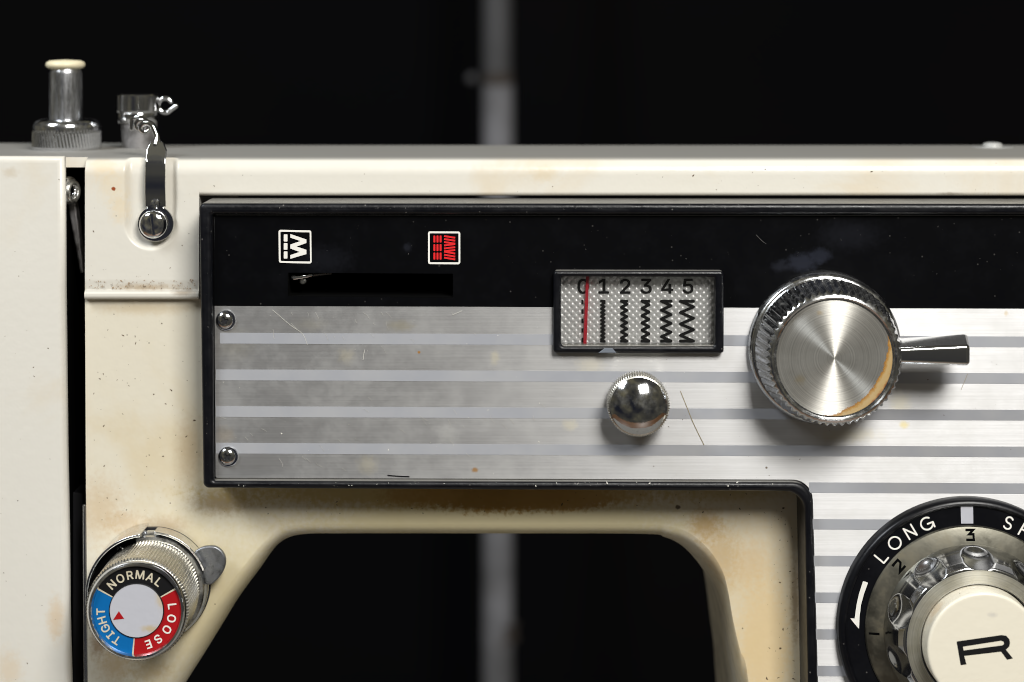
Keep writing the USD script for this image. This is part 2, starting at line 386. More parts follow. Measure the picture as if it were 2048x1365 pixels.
def brushed(name, base, rough, aniso, blobs=(), radial=None, streak=(25.0, 60.0, 2200.0), haze=0.35, metal=1.0, crescent=None, hmin=0.0):
    """Brushed metal, grain along x, or round the point `radial` when one is given."""
    nodes = {
        "g": ("geometry", {}), "mp": ("mapping", {"mapping_type": "point", "scale": streak}), "n": ("noise_texture", {"scale": 1.0 if radial is None else 1.0, "detail": 4.0, "roughness": 0.7}),
        "c": ("map_range", {"from_min": 0.2, "from_max": 0.8, "to_min": 0.74, "to_max": 1.14}), "m0": ("mix_color", {"blend_type": "multiply", "fac": 1.0, "a": base}), "cc": ("combine_color", {}),
        "h": ("noise_texture", {"scale": 75.0, "detail": 7.0, "roughness": 0.72, "distortion": 0.1}), "hr": ("map_range", {"range_type": "smoothstep", "from_min": 0.40, "from_max": 0.66, "to_min": haze * hmin, "to_max": haze, "clamp": True}),
        "h2": ("mix_color", {"b": (0.50, 0.498, 0.485)}),
        "rr": ("map_range", {"from_min": 0.3, "from_max": 0.7, "to_min": rough - 0.04, "to_max": rough + 0.06}),
        "mm": ("map_range", {"from_min": 0.0, "from_max": 1.0, "to_min": metal, "to_max": metal * .45, "clamp": True}),
        "bp": ("bump", {"strength": 0.10, "distance": 0.0002}),
        "p": ("principled_bsdf", {"anisotropic": aniso})}
    links = [("n.fac", "c.value"), ("c.result", "cc.r"), ("c.result", "cc.g"), ("c.result", "cc.b"), ("cc.color", "m0.b"), ("g.position", "h.vector"), ("h.fac", "hr.value"), ("hr.result", "h2.fac"), ("m0.result", "h2.a"),
             ("h.fac", "rr.value"), ("rr.result", "p.roughness"), ("hr.result", "mm.value"), ("mm.result", "p.metallic"), ("n.fac", "bp.height"), ("bp.normal", "p.normal")]
    if radial is None:
        nodes["t"] = ("combine_xyz", {"x": 0.0, "y": 0.0, "z": 1.0})
        links += [("t.vector", "p.tangent"), ("g.position", "mp.vector"), ("mp.vector", "n.vector")]
    else:
        nodes["rv"] = ("vector_math", {"math_type": "subtract", "vector2": tuple(radial)})
        nodes["rm"] = ("mapping", {"mapping_type": "vector", "scale": (1, 0, 1)})
        nodes["rl"] = ("vector_math", {"math_type": "length"})
        nodes["rs"] = ("math", {"math_type": "multiply", "value2": 4000.0})
        nodes["n"] = ("noise_texture", {"dimensions": "1D", "scale": 1.0, "detail": 3.0})
        nodes["rn"] = ("vector_math", {"math_type": "normalize"})
        links += [("g.position", "rv.vector1"), ("rv.vector", "rm.vector"), ("rm.vector", "rl.vector1"), ("rl.value", "rs.value1"), ("rs.value", "n.w"), ("rm.vector", "rn.vector1"), ("rn.vector", "p.tangent")]
        nodes.pop("mp")
    start = "h2.result"
    if crescent is not None:
        c2, rad = crescent
        nodes["k1"] = ("vector_math", {"math_type": "distance", "vector2": tuple(map(float, c2))})
        nodes["kn"] = ("noise_texture", {"scale": 420.0, "detail": 6.0, "roughness": 0.8})
        nodes["k2"] = ("math", {"math_type": "multiply_add", "value2": 0.0026})
        nodes["k3"] = ("map_range", {"from_min": rad + .0004, "from_max": rad + .0030, "to_min": 0.0, "to_max": 1.0, "clamp": True})
        nodes["k4"] = ("rgb_ramp", {"ramp": [(0.0, (0.30, 0.13, 0.03)), (0.14, (0.40, 0.22, 0.06)), (0.3, (0.46, 0.33, 0.16)), (0.6, (0.44, 0.30, 0.13)), (0.8, (0.24, 0.08, 0.02)), (1.0, (0.2, 0.07, 0.02))]})
        nodes["k5"] = ("math", {"math_type": "greater_than", "value2": 0.002})
        nodes["k6"] = ("mix_color", {})
        nodes["k7"] = ("math", {"math_type": "subtract", "use_clamp": True})
        links += [("g.position", "k1.vector1"), ("g.position", "kn.vector"), ("kn.fac", "k2.value1"), ("k1.value", "k2.value3"), ("k2.value", "k3.value"), ("k3.result", "k4.fac"), ("k3.result", "k5.value1"), ("k5.value", "k6.fac"), ("h2.result", "k6.a"), ("k4.color", "k6.b")]
        links.remove(("mm.result", "p.metallic"))
        links += [("mm.result", "k7.value1"), ("k5.value", "k7.value2"), ("k7.value", "p.metallic")]
        start = "k6.result"
    cur = spots(nodes, links, start, blobs)
    links.append((cur, "p.base_color"))
    return mat(name, nodes, links)


SM, RUST, YEL = (0.66, 0.62, 0.50), (0.42, 0.20, 0.03), (0.55, 0.45, 0.16)
M["brushed_plate"] = brushed("brushed_plate", (0.53, 0.53, 0.54), 0.47, 0.93, haze=0.66, metal=0.97, hmin=0.5, blobs=[
    (692, 712, 0, 26, SM, 0.6, 0.9, 0.9), (735, 930, 0, 30, SM, 0.6, 0.9, 1.0), (990, 716, 0, 13, SM, 0.7, 0.8, 1.6), (1140, 850, 0, 22, SM, 0.6, 0.8, 0.8), (950, 940, 0, 8, RUST, 0.8, 0.7, 1.0),
    (838, 705, 0, 4, (0.6, 0.28, 0.05), 0.9, 0.6, 1.0), (1180, 730, 0, 40, SM, 0.5, 0.9, 0.8), (895, 870, 0, 30, (0.7, 0.7, 0.68), 0.5, 0.9, 1.2), (1808, 850, 0, 13, YEL, 0.6, 0.8, 0.8), (1800, 810, 0, 30, (0.66, 0.6, 0.4), 0.35, 0.9, 1.4),
    (2012, 628, 0, 6, (0.4, 0.3, 0.15), 0.5, 0.8, 1.3), (800, 652, 0, 40, YEL, 0.25, 0.9, 0.4), (620, 650, 0, 50, SM, 0.3, 0.95, 0.4), (470, 690, 0, 60, SM, 0.3, 0.95, 0.8), (1700, 870, 0, 90, YEL, 0.22, 0.95, 0.25), (1533, 936, 0, 2.6, SOOT, 0.9, 0.5, 1.0), (450, 872, 0, 30, (0.6, 0.5, 0.36), 0.4, 0.9, 0.9)])
M["stripe_paint"] = mat("stripe_paint", {"g": ("geometry", {}), "n": ("noise_texture", {"scale": 120.0, "detail": 5.0}), "r": ("rgb_ramp", {"ramp": [(0.35, (0.33, 0.34, 0.37)), (0.7, (0.38, 0.385, 0.40))]}),
                       "p": ("principled_bsdf", {"roughness": 0.55, "specular_ior_level": 0.7})}, [("g.position", "n.vector"), ("n.fac", "r.fac"), ("r.color", "p.base_color")])


def chrome(name, base=(0.72, 0.73, 0.75), rough=0.10, grime=0.25, gcol=(0.34, 0.31, 0.22), scale=420.0, stretch=(1, 1, 1)):
    nodes = {"g": ("geometry", {}), "mp": ("mapping", {"mapping_type": "point", "scale": stretch}), "n": ("noise_texture", {"scale": scale, "detail": 6.0, "roughness": 0.7}), "gr": ("map_range", {"range_type": "smoothstep", "from_min": 0.48, "from_max": 0.78, "to_min": 0.0, "to_max": grime, "clamp": True}),
             "m": ("mix_color", {"a": base, "b": gcol}), "rr": ("map_range", {"from_min": 0.3, "from_max": 0.8, "to_min": rough * 0.7, "to_max": rough * 2.4, "clamp": True}),
             "me": ("map_range", {"from_min": 0.0, "from_max": 1.0, "to_min": 1.0, "to_max": 0.5}),
             "n2": ("noise_texture", {"scale": 900.0, "detail": 2.0}), "bp": ("bump", {"strength": 0.08, "distance": 0.0002}), "p": ("principled_bsdf", {})}
    return mat(name, nodes, [("g.position", "mp.vector"), ("mp.vector", "n.vector"), ("g.position", "n2.vector"), ("n.fac", "gr.value"), ("gr.result", "m.fac"), ("gr.result", "me.value"), ("me.result", "p.metallic"), ("m.result", "p.base_color"),
                             ("n.fac", "rr.value"), ("rr.result", "p.roughness"), ("n2.fac", "bp.height"), ("bp.normal", "p.normal")])


M["chrome"] = chrome("chrome")
M["chrome_clean"] = chrome("chrome_clean", (0.78, 0.79, 0.81), 0.06, 0.2)
M["chrome_worn"] = chrome("chrome_worn", (0.62, 0.62, 0.60), 0.2, 0.5, (0.26, 0.22, 0.14), 260.0)
M["chrome_knurl"] = chrome("chrome_knurl", (0.66, 0.64, 0.58), 0.24, 0.3, (0.30, 0.25, 0.15), 200.0)
M["chrome_ring"] = chrome("chrome_ring", (0.18, 0.172, 0.14), 0.30, 0.5, (0.20, 0.155, 0.075), 70.0)
M["chrome_streak"] = chrome("chrome_streak", (0.66, 0.67, 0.70), 0.22, 0.6, (0.34, 0.33, 0.32), 700.0, (1, 1, 0.12))
M["ear_steel"] = chrome("ear_steel", (0.27, 0.28, 0.30), 0.30, 0.6, (0.08, 0.08, 0.085), 600.0)
M["chrome_knob"] = chrome("chrome_knob", (0.64, 0.645, 0.65), 0.13, 0.35, (0.30, 0.27, 0.18), 500.0)
M["black_dial"] = plastic("black_dial", (0.0026, 0.0028, 0.0042), 0.30, 0.0, 0.1, 0.3, 0.1, 0.4)
M["chrome_dome"] = chrome("chrome_dome", (0.56, 0.565, 0.57), 0.07, 0.4, (0.26, 0.25, 0.20), 250.0)
M["index_grey"] = simple("index_grey", (0.15, 0.17, 0.20), 0.5)
M["chrome_soft"] = simple("chrome_soft", (0.66, 0.665, 0.67), 0.13, 1.0)
M["chrome_mirror"] = simple("chrome_mirror", (0.66, 0.665, 0.67), 0.10, 1.0)
M["steel_dull"] = chrome("steel_dull", (0.36, 0.35, 0.35), 0.40, 0.3, (0.18, 0.16, 0.14))
M["white_print"] = simple("white_print", (0.80, 0.78, 0.72), 0.5)
M["cream_print"] = simple("cream_print", (0.62, 0.56, 0.42), 0.5)
M["red_print"] = simple("red_print", (0.72, 0.012, 0.015), 0.45)
M["black_print"] = simple("black_print", (0.006, 0.006, 0.007), 0.4)
M["blue_print"] = simple("blue_print", (0.005, 0.17, 0.50), 0.3, 0.25)
M["dial_red"] = simple("dial_red", (0.50, 0.012, 0.016), 0.3, 0.25)
M["pointer_red"] = simple("pointer_red", (0.55, 0.02, 0.04), 0.45)
M["label_white"] = paint("label_white", (0.50, 0.505, 0.55), (0.50, 0.495, 0.50), (0.4, 0.33, 0.2), 0.3, rough=0.4, blobs=[(322, 1195, -.01, 16, (0.55, 0.42, 0.2), 0.6, 0.9, 2.0), (300, 1258, -.01, 26, (0.5, 0.38, 0.17), 0.7, 0.9, 0.4)])
M["button_cream"] = paint("button_cream", (0.80, 0.75, 0.62), (0.76, 0.68, 0.52), (0.4, 0.3, 0.2), 0.25, rough=0.3, grain=0.2, blobs=[(1985, 1230, -.016, 14, (0.35, 0.35, 0.38), 0.3, 0.9, 0.5), (1870, 1220, -.013, 26, (0.55, 0.36, 0.18), 0.5, 0.9, 2.0)])
M["cap_cream"] = paint("cap_cream", (0.80, 0.72, 0.50), (0.72, 0.58, 0.32), (0.4, 0.2, 0.05), 0.4, rough=0.35, blobs=[(152, 128, .04, 8, (0.5, 0.26, 0.06), 0.8, 0.8, 1.0)])
M["scale_foil"] = simple("scale_foil", (0.93, 0.93, 0.95), 0.26, 0.36)
M["pane"] = mat("window_pane", {"f": ("fresnel", {"IOR": 1.45}), "t": ("transparent_bsdf", {"color": (0.97, 0.97, 0.96)}), "gl": ("glossy_bsdf", {"color": (1, 1, 1), "roughness": 0.03}), "mx": ("mix_closure", {})},
                [("f.fac", "mx.fac"), ("t.BSDF", "mx.closure1"), ("gl.BSDF", "mx.closure2")], surface="mx.closure")
M["scratch"] = simple("scratch", (0.30, 0.24, 0.12), 0.6)
M["pale_scratch"] = simple("pale_scratch", (0.75, 0.73, 0.66), 0.6)
M["table_wood"] = mat("table_wood", {"g": ("geometry", {}), "mp": ("mapping", {"mapping_type": "point", "scale": (4, 60, 4)}), "n": ("noise_texture", {"scale": 1.0, "detail": 5.0}), "r": ("rgb_ramp", {"ramp": [(0.3, (0.10, 0.045, 0.02)), (0.7, (0.20, 0.10, 0.045))]}), "p": ("principled_bsdf", {"roughness": 0.4})},
                      [("g.position", "mp.vector"), ("mp.vector", "n.vector"), ("n.fac", "r.fac"), ("r.color", "p.base_color")])
M["backdrop"] = mat("backdrop", {"g": ("geometry", {}), "n": ("noise_texture", {"scale": 3.0, "detail": 3.0}), "r": ("rgb_ramp", {"ramp": [(0.35, (0.0022, 0.0024, 0.0034)), (0.7, (0.0036, 0.0031, 0.0032))]}), "p": ("principled_bsdf", {"roughness": 0.9, "specular_ior_level": 0.1})},
                    [("g.position", "n.vector"), ("n.fac", "r.fac"), ("r.color", "p.base_color")])
_n = {"g": ("geometry", {}), "n": ("noise_texture", {"scale": 22.0, "detail": 5.0}), "r": ("rgb_ramp", {"ramp": [(0.3, (0.09, 0.089, 0.09)), (0.65, (0.27, 0.27, 0.29))]}), "p": ("principled_bsdf", {"roughness": 0.6})}
_l = [("g.position", "n.vector"), ("n.fac", "r.fac")]
_l.append((spots(_n, _l, "r.color", [(1010, 1262, .79, 22, (0.07, 0.03, 0.018), .9, .9, 1.2), (985, 215, .79, 26, (0.09, 0.07, 0.05), .8, .9, .8), (1000, 1290, .79, 30, (0.12, 0.09, 0.07), .6, .9, 1.4), (990, 1180, .79, 40, (0.2, 0.19, 0.19), .6, .9, 1.6)]), "p.base_color"))
M["post_paint"] = mat("post_paint", _n, _l)
M["post_rust"] = simple("post_rust", (0.06, 0.048, 0.04), 0.8)
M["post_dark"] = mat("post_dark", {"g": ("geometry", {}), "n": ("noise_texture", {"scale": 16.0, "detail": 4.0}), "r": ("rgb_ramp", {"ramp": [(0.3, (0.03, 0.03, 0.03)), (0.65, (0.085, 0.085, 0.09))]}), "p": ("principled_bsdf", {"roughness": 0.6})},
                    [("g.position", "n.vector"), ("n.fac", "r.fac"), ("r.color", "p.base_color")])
M["strip_brown"] = simple("strip_brown", (0.0028, 0.0015, 0.0012), 0.8)

# ---------------------------------------------------------------- scene bookkeeping
bases, used = {}, set()


def free(path):
    if path not in used:
        used.add(path)
        return path
    i = 1
    while f"{path}_{i:03d}" in used:
        i += 1
    used.add(f"{path}_{i:03d}")
    return f"{path}_{i:03d}"


def tag(prim, **kw):
    for k, v in kw.items():
        prim.SetCustomDataByKey(k, v)
    return prim


def thing(name, base, label, category, **kw):
    path = free("/World/" + name)
    x = UsdGeom.Xform.Define(stage, path)
    x.AddTranslateOp().Set(Gf.Vec3d(*map(float, base)))
    bases[path] = np.array(base, float)
    tag(x.GetPrim(), label=label, category=category, **kw)
    return path


def part(parent, name, mesh, material, smooth=30, label=None, **kw):
    path = free(f"{parent}/{name}")
    base = next((b for p, b in bases.items() if path.startswith(p + "/")), np.zeros(3))
    v, f, n = meshkit.arrays(mesh, smooth)
    mm = (v - base, f)
    m = usdkit.mesh(stage, path, mm, M[material], False)
    if n is not None:
        m.CreateNormalsAttr([Gf.Vec3f(*map(float, q)) for q in n])
        m.SetNormalsInterpolation("vertex")
    if label:
        kw["label"] = label
    tag(m.GetPrim(), **kw)
    return path


# ---------------------------------------------------------------- setting
def boxm(x0, x1, y0, y1, z0, z1):
    m = trimesh.creation.box([x1 - x0, y1 - y0, z1 - z0])
    m.apply_translation([(x0 + x1) / 2, (y0 + y1) / 2, (z0 + z1) / 2])
    return m


part("/World", "backdrop", boxm(-1.6, 1.6, 0.95, 1.0, -0.6, 1.3), "backdrop", False, kind="structure", label="black backdrop behind the sewing machine", category="backdrop")
part("/World", "table", boxm(-0.45, 0.6, -0.22, 0.30, -0.03, 0.0), "table_wood", False, kind="structure", label="brown wooden table top under the sewing machine", category="table")

def hull_b(c, r):
    return trimesh.creation.icosphere(3, r).apply_translation(c)


post_y = 0.80
post = thing("metal_post", P(996, 682, post_y) * [1, 1, 0] + [0, 0, -0.6], "out of focus grey metal post with rusty joints against black behind the machine", "post")
kx = S * K(post_y)
pc = P(996, 0, post_y)
zj = P(996, 165, post_y)[2]
part(post, "pole", lathe([(0, -0.6), (31 * kx, -0.6), (31 * kx, zj), (0, zj)], [pc[0], pc[1], 0], UP, 40), "post_paint", 30)
part(post, "upper_pole", lathe([(0, zj), (30.5 * kx, zj), (30.5 * kx, 1.2), (0, 1.2)], [pc[0] - .0004, pc[1], 0], UP, 40), "post_dark", 30, label="upper length of the post, painted darker for its dimmer light")  # dimmer light on the upper post is put into its paint
for py, dx, h in ((158, 0, 13), (1262, 14, 15)):
    c = P(996 + dx, py, post_y) + [0, -.0006, 0]
    hh = h * kx
    part(post, "joint", lathe([(0, -hh), (29 * kx, -hh), (31.2 * kx - dx * .5 * kx, -hh * .5), (31.2 * kx - dx * .5 * kx, hh * .4), (29 * kx, hh), (0, hh)], c, UP, 40), "post_rust", 30, label="rusty joint band on the post")
c = P(944, 157, post_y)
part(post, "bracket", hull_b(c, 11 * kx), "post_dark", True)

# ---------------------------------------------------------------- the sewing machine
SEW = thing("sewing_machine", (0.0, 0.03, 0.0), "old cream sewing machine with striped metal plate, chrome dials and coloured tension dial", "sewing machine")

# casting of the head, the arm's underside and the pillar
YF = 0.010
pair = [  # (front face edge), (silhouette), depth of the silhouette
    ((1590, 2150), (1515, 2150), .07), ((1525, 1700), (1458, 1700), .07), ((1497, 1365), (1432, 1365), .07), ((1480, 1300), (1427, 1290), .07), ((1466, 1240), (1419, 1229), .065), ((1456, 1182), (1411, 1165), .06),
    ((1444, 1140), (1403, 1128), .052), ((1417, 1099), (1384, 1100), .042), ((1378, 1066), (1357, 1077), .030), ((1335, 1053), (1325, 1066), .022), ((1280, 1049), (1280, 1063), .018), ((1000, 1049), (1000, 1062), .018),
    ((700, 1048), (700, 1062), .018), ((612, 1049), (618, 1063), .018), ((563, 1056), (584, 1068), .02), ((534, 1079), (560, 1083), .02), ((513, 1101), (541, 1106), .02), ((494, 1124), (524, 1131), .02),
    ((464, 1162), (500, 1163), .02), ((432, 1204), (476, 1197), .02), ((400, 1246), (448, 1243), .02), ((360, 1302), (413, 1300), .02), ((318, 1365), (372, 1365), .02), ((270, 1440), (330, 1440), .02), ((236, 1560), (298, 1560), .02), ((225, 1720), (286, 1720), .02)]
path = catmull(np.array([[*a, *b, d] for a, b, d in pair], float), 6)
rest = [(182, 1720), (176, 1365), (172, 980), (170, 596), (2440, 596), (2440, 2150)]
Fr = np.vstack([PZ(path[:, :2], YF), PZ(rest, YF)])
Sil = np.array([[*P(a[2], a[3], a[4])[[0, 2]]] for a in path])
Sr = np.vstack([Sil, PZ(rest, YF)])
Yd = np.concatenate([path[:, 4], np.full(len(rest), YF + .0003)])
if area(Fr) < 0:
    Fr, Sr, Yd = Fr[::-1], Sr[::-1], Yd[::-1]
Bk = np.vstack([np.array([P(a[2] + (4 if a[2] > 1000 else -4), a[3], .072)[[0, 2]] if (a[2] > 1200 or a[2] < 575) else P(a[2], a[3], a[4])[[0, 2]] for a in path]), PZ(rest, YF)])
if not np.allclose(Sr[0], np.vstack([Sil, PZ(rest, YF)])[0]):
    Bk = Bk[::-1]
rows = [np.stack([Bk[:, 0], np.full(len(Bk), .072), Bk[:, 1]], 1)]
for t in range(13):
    a = (1 - t / 12) * math.pi / 2
    q = Fr + (Sr - Fr) * math.sin(a)
    rows.append(np.stack([q[:, 0], YF + (Yd - YF) * (1 - math.cos(a)), q[:, 1]], 1))
part(SEW, "arm_casting", J(strip(rows), cap([Fr], YF), cap([Bk], .072, False)), "casting_paint", 40, label="cream cast body with yellow ageing, brown stains and warm shade painted under the frame")

# bed
bed = rp([(-0.155, -0.062, .012), (0.24, -0.062, .012), (0.24, 0.118, .012), (-0.155, 0.118, .012)])
part(SEW, "bed", trimesh.creation.extrude_polygon(Polygon(bed), 0.122, engine="earcut"), "cover_paint", 30)

# top cover: one swept profile, deep at the left where it comes down over the head
YC = 0.009
zt = P(0, 314, YC + .003)[2]


def cover_profile(zb, n):
    r = .0034
    up = [(0.066, zt - .0006), (0.05, zt), (YC + r + .002, zt)]
    arc = [(YC + r - r * math.sin(a), zt - r + r * math.cos(a)) for a in np.linspace(0, math.pi / 2, 12)]
    down = [(YC, z) for z in np.linspace(zt - r - .0002, zb + .0006, n)]
    end = [(YC + .0002, zb + .0002), (YC + .0006, zb), (YC + .003, zb), (0.066, zb)]
    return np.array(up + arc + down + end)


def channel(x, z):
    """Depth of the shallow thread-guide hollow at world (x, z)."""
    c = P(302, 447, YC)
    k = S * K(YC)
    X, Z = (x - c[0]) / k, (z - c[2]) / k
    d = np.where(Z < 0, np.hypot(X, Z), np.abs(X + 0)) - 47
    m = np.clip((8 - d) / 14, 0, 1)
    top = np.clip((150 - Z) / 45, 0, 1)
    sm = lambda t: t * t * (3 - 2 * t)
    return 0.0011 * sm(m) * sm(top)


def sweep(prof, xs, fn=None, capl=True, capr=True):
    X = np.asarray(xs)
    def f(U, V):
        p = prof[V.astype(int)]
        y, z = p[..., 0].copy(), p[..., 1]
        if fn is not None:
            y = y + np.where(y < YC + .0022, fn(U, z), 0)
        return np.stack([U, y, z], -1)
    g = grid(f, X, np.arange(len(prof)))
    g.invert()
    out = [g]
    ring = prof
    for on, x, fl in ((capl, X[0], True), (capr, X[-1], False)):
        if on:
            v, t = tri2d([ring])
            m = trimesh.Trimesh(np.stack([np.full(len(v), x), v[:, 0], v[:, 1]], 1), t, process=False)
            if (m.face_normals[0][0] < 0) != fl:
                m.invert()
            out.append(m)
    return J(out)


kx0 = S * K(YC)
xl, xm, xr = P(170, 0, YC)[0], P(398, 0, YC)[0], P(2440, 0, YC)[0]


def left_fn(x, z):
    zl = P(0, 581, YC)[2]
    k = S * K(YC)
    t = np.clip((zl - z) / (5 * k), 0, 1)
    lip = -.0007 * t * t * (3 - 2 * t)
    return channel(x, z) + lip + .00025 * np.clip((z - zl) / (20 * k) * -1 + 1, 0, 1) * (z > zl)


cov_l = sweep(cover_profile(P(0, 599, YC)[2], 110), np.linspace(xl, xm, 92), left_fn)
cov_r = sweep(cover_profile(P(0, 392, YC)[2], 14), np.linspace(xm, xr, 12), None, capl=False)
part(SEW, "top_cover", J(cov_l, cov_r), "cover_paint", 50, label="off-white top cover with a dusty top and stained lower lip")

# face plate at the far left and the dark gap beside it
YP = 0.008
fp = PZ([(-420, 311.5), (127, 313.5), (128.5, 580), (132, 890), (135, 1050), (137, 1240), (141, 1380), (146, 1640), (-420, 1640)], YP)
part(SEW, "face_plate", slab([orient(fp)], YP, YP + .0022, .0013, k=6), "plate_paint", 50, label="off-white face plate at the end of the head")
part(SEW, "gap_lining", J(boxm(P(60, 0, .05)[0], P(185, 0, .05)[0], .045, .05, P(0, 1700, .05)[2], P(0, 318, .05)[2] - .002), boxm(P(60, 0, .05)[0], P(122, 0, .0106)[0], .0106, .045, P(0, 1640, .01)[2], P(0, 318, .05)[2] - .003)), "dark_void", False, label="black inside of the take-up lever slot")
part(SEW, "head_top", boxm(fp[:, 0].min(), P(172, 0, YC)[0], .0125, .066, zt - .0022, zt - .0001), "cover_paint", False, label="dusty top of the head behind the face plate")
part(SEW, "thread_plate", slab([orient(PZ([(128, 985), (166, 987), (166, 1700), (128, 1700)], .022))], .022, .03, .0003), "dark_steel", 30)
part(SEW, "thread_cutter_strip", slab([orient(PZ(rp([(164, 1008, 3.5), (172, 1010, 3.5), (178, 1400, 0), (178, 1700, 0), (168, 1700, 0), (165, 1300, 0)]), .012))], .012, .022, .0003), "chrome", 40)
# take-up lever
c = P(138, 381, .013)
u = np.array([0.36, 0.93, 0])
ring = [c + .0023 * K(.013) * (math.cos(t) * u + math.sin(t) * np.array([0, 0, 1.0])) for t in np.linspace(0, 2 * math.pi, 41)[:-1]]
tl = part(SEW, "take_up_lever", slab([orient(PZ([(133, 402), (150, 400), (157, 450), (168, 545), (160, 548), (146, 470)], .017))], .017, .0195, .0004), "steel_dull", 40, label="take-up lever in the dark slot")
rr = []
for i in range(49):
    t = i / 48 * 2 * math.pi
    rr.append(c + .0022 * (math.cos(t) * u + math.sin(t) * np.array([0, 0, 1.0])))
part(tl, "eyelet", tube(rr, .00072, 12), "chrome_clean", True)
part(tl, "eyelet_collar", tube([c + np.array([.0007, .0004, -.0003]) + .0019 * (math.cos(t) * u + math.sin(t) * np.array([0, 0, 1.0])) for t in np.linspace(0, 2 * math.pi, 40)], .0006, 10), "chrome_worn", True)

# ------------------------------------------------ control plate and its black frame
fo = PZ(rp([(400, 405, 12), (2410, 407, 12), (2410, 2050, 12), (1626, 2050, 12), (1614, 1365, 0), (1607, 981, 40), (408, 974, 12)]))
fi = PZ(rp([(426, 428, 4), (2384, 430, 4), (2384, 2020, 4), (1645, 2020, 4), (1634, 1365, 0), (1622, 961.5, 40), (429.5, 958, 4)]))
FRM = part(SEW, "panel_frame", slab([fo, fi], -.0016, .0115, .0009, k=5), "black_plastic", 40, label="black plastic frame round the control plate, dusty on top")
po = PZ(rp([(427.5, 429.5, 5), (2383, 431.5, 4), (2383, 2019, 4), (1646, 2019, 4), (1635, 1365, 0), (1623.5, 960.5, 40), (430.5, 957, 5)]))
slot_h = PZ(rp([(573, 543, 3), (909, 545, 3), (909, 599, 3), (573, 596, 3)]))
slot = PZ(rp([(575, 545, 3), (907, 547, 3), (907, 597, 3), (575, 594, 3)]))
win = PZ(rp([(1110, 545, 3), (1446, 546, 3), (1446, 705, 3), (1109, 705, 3)]))
PL = part(SEW, "control_plate", slab([po, slot_h, win], 0.0, .0015, .00012, k=2), "brushed_plate", 30, label="brushed aluminium control plate with grey stripes")
part(PL, "slot_backing", slab([orient(PZ([(540, 500), (945, 500), (945, 630), (540, 630)], .008))], .008, .009), "dark_void", False)  # added black sheet; keeps a lit casting from showing through the slot
part(PL, "slot_backing", slab([orient(PZ([(1090, 520), (1465, 520), (1465, 730), (1090, 730)], .0085))], .0085, .0093), "dark_void", False)
part(PL, "slot_wall", slab([orient(slot_h), orient(PZ(rp([(576.5, 546.5, 3), (905.5, 548.5, 3), (905.5, 595, 3), (576.5, 592.5, 3)])), False)], .0001, .008), "dark_void", False)

# black printed band along the top, with the openings cut out of it
band = Polygon(PZ([(428.5, 431), (2382, 433), (2382, 619), (428.5, 612)])).difference(Polygon(slot).buffer(-.00008)).difference(Polygon(win).buffer(.0001))
part(PL, "black_band", flat(band, -.00005), "black_lacquer", False, label="black lacquered upper band of the control plate")
for i in range(18):
    y0, hh = 666.0 + 73.4 * i, 21.5 - 0.1 * i
    if y0 > 1960:
        break
    x0 = 432 if i < 4 else 1618 + max(0, (y0 - 985)) * 0.030
    if i == 0:
        x0 = 440
    tl_, tr = y0 + (x0 - 430) * 0.0046, y0 + (2380 - 430) * 0.0046
    st = Polygon(PZ([(x0, tl_), (2380, tr), (2380, tr + hh), (x0, tl_ + hh)]))
    st = st.difference(Polygon(win).buffer(.00008))
    part(PL, "stripe", flat(st, -.00004), "stripe_paint", False)

# print on the plate
def rect(x0, y0, x1, y1, r=1.5, y=0.0):
    return Polygon(PZ(rp([(x0, y0, r), (x1, y0, r), (x1, y1, r), (x0, y1, r)], 3), y))


def quad(pts, inner):
    return Polygon(PZ(rp([(a, b, 4) for a, b in pts], 4)), [PZ(rp([(a, b, 1.5) for a, b in inner], 3))])


YI = -.00009
part(PL, "symbol_border", flat(quad([(557, 460), (622.5, 461), (623.5, 527.5), (558, 526)], [(560.8, 464), (619.6, 465), (620.2, 523.5), (561.6, 522.3)]), YI), "white_print", False, label="white square border of the straight and zigzag symbol")
g = [rect(567.7, a, 575, b) for a, b in ((469, 483.5), (486.4, 500), (503, 517.6))]
zz = [(308, 215), (552, 298), (552, 352), (402, 405), (552, 455), (552, 520), (308, 592), (308, 535), (450, 487), (308, 435), (308, 375), (462, 322), (308, 270)]
g.append(Polygon(PZ([(540 + a / 7.58, 440 + b / 7.58) for a, b in zz])))
part(PL, "stitch_symbol", flat(union_all(g), YI), "white_print", False, label="white dashed line and zigzag symbol")
part(PL, "symbol_border", flat(quad([(856, 463), (920.5, 463.5), (920.5, 529), (856, 528.5)], [(859.8, 466.8), (917, 467), (917.2, 525), (860, 524.8)]), YI), "white_print", False, label="white square border of the red stretch stitch symbol")
q = 17.06
g = [rect(850 + a / q, 455 + b / q, 850 + (a + 66) / q, 455 + (b + 240) / q) for a in (287, 394, 500) for b in (280, 572, 862)]
for a, b in (((650, 298), (1030, 358)), ((650, 400), (1030, 458)), ((650, 500), (1030, 560)), ((650, 618), (1030, 572)), ((650, 722), (1030, 676)), ((650, 818), (1030, 775)), ((650, 830), (1030, 896)), ((650, 935), (1030, 1000)), ((650, 1035), (1030, 1095))):
    g.append(lines([[(850 + a[0] / q, 455 + a[1] / q), (850 + b[0] / q, 455 + b[1] / q)]], 3.6, capst=2))
part(PL, "stitch_symbol", flat(union_all(g), YI), "red_print", False, label="red triple dashes and zigzag symbol")

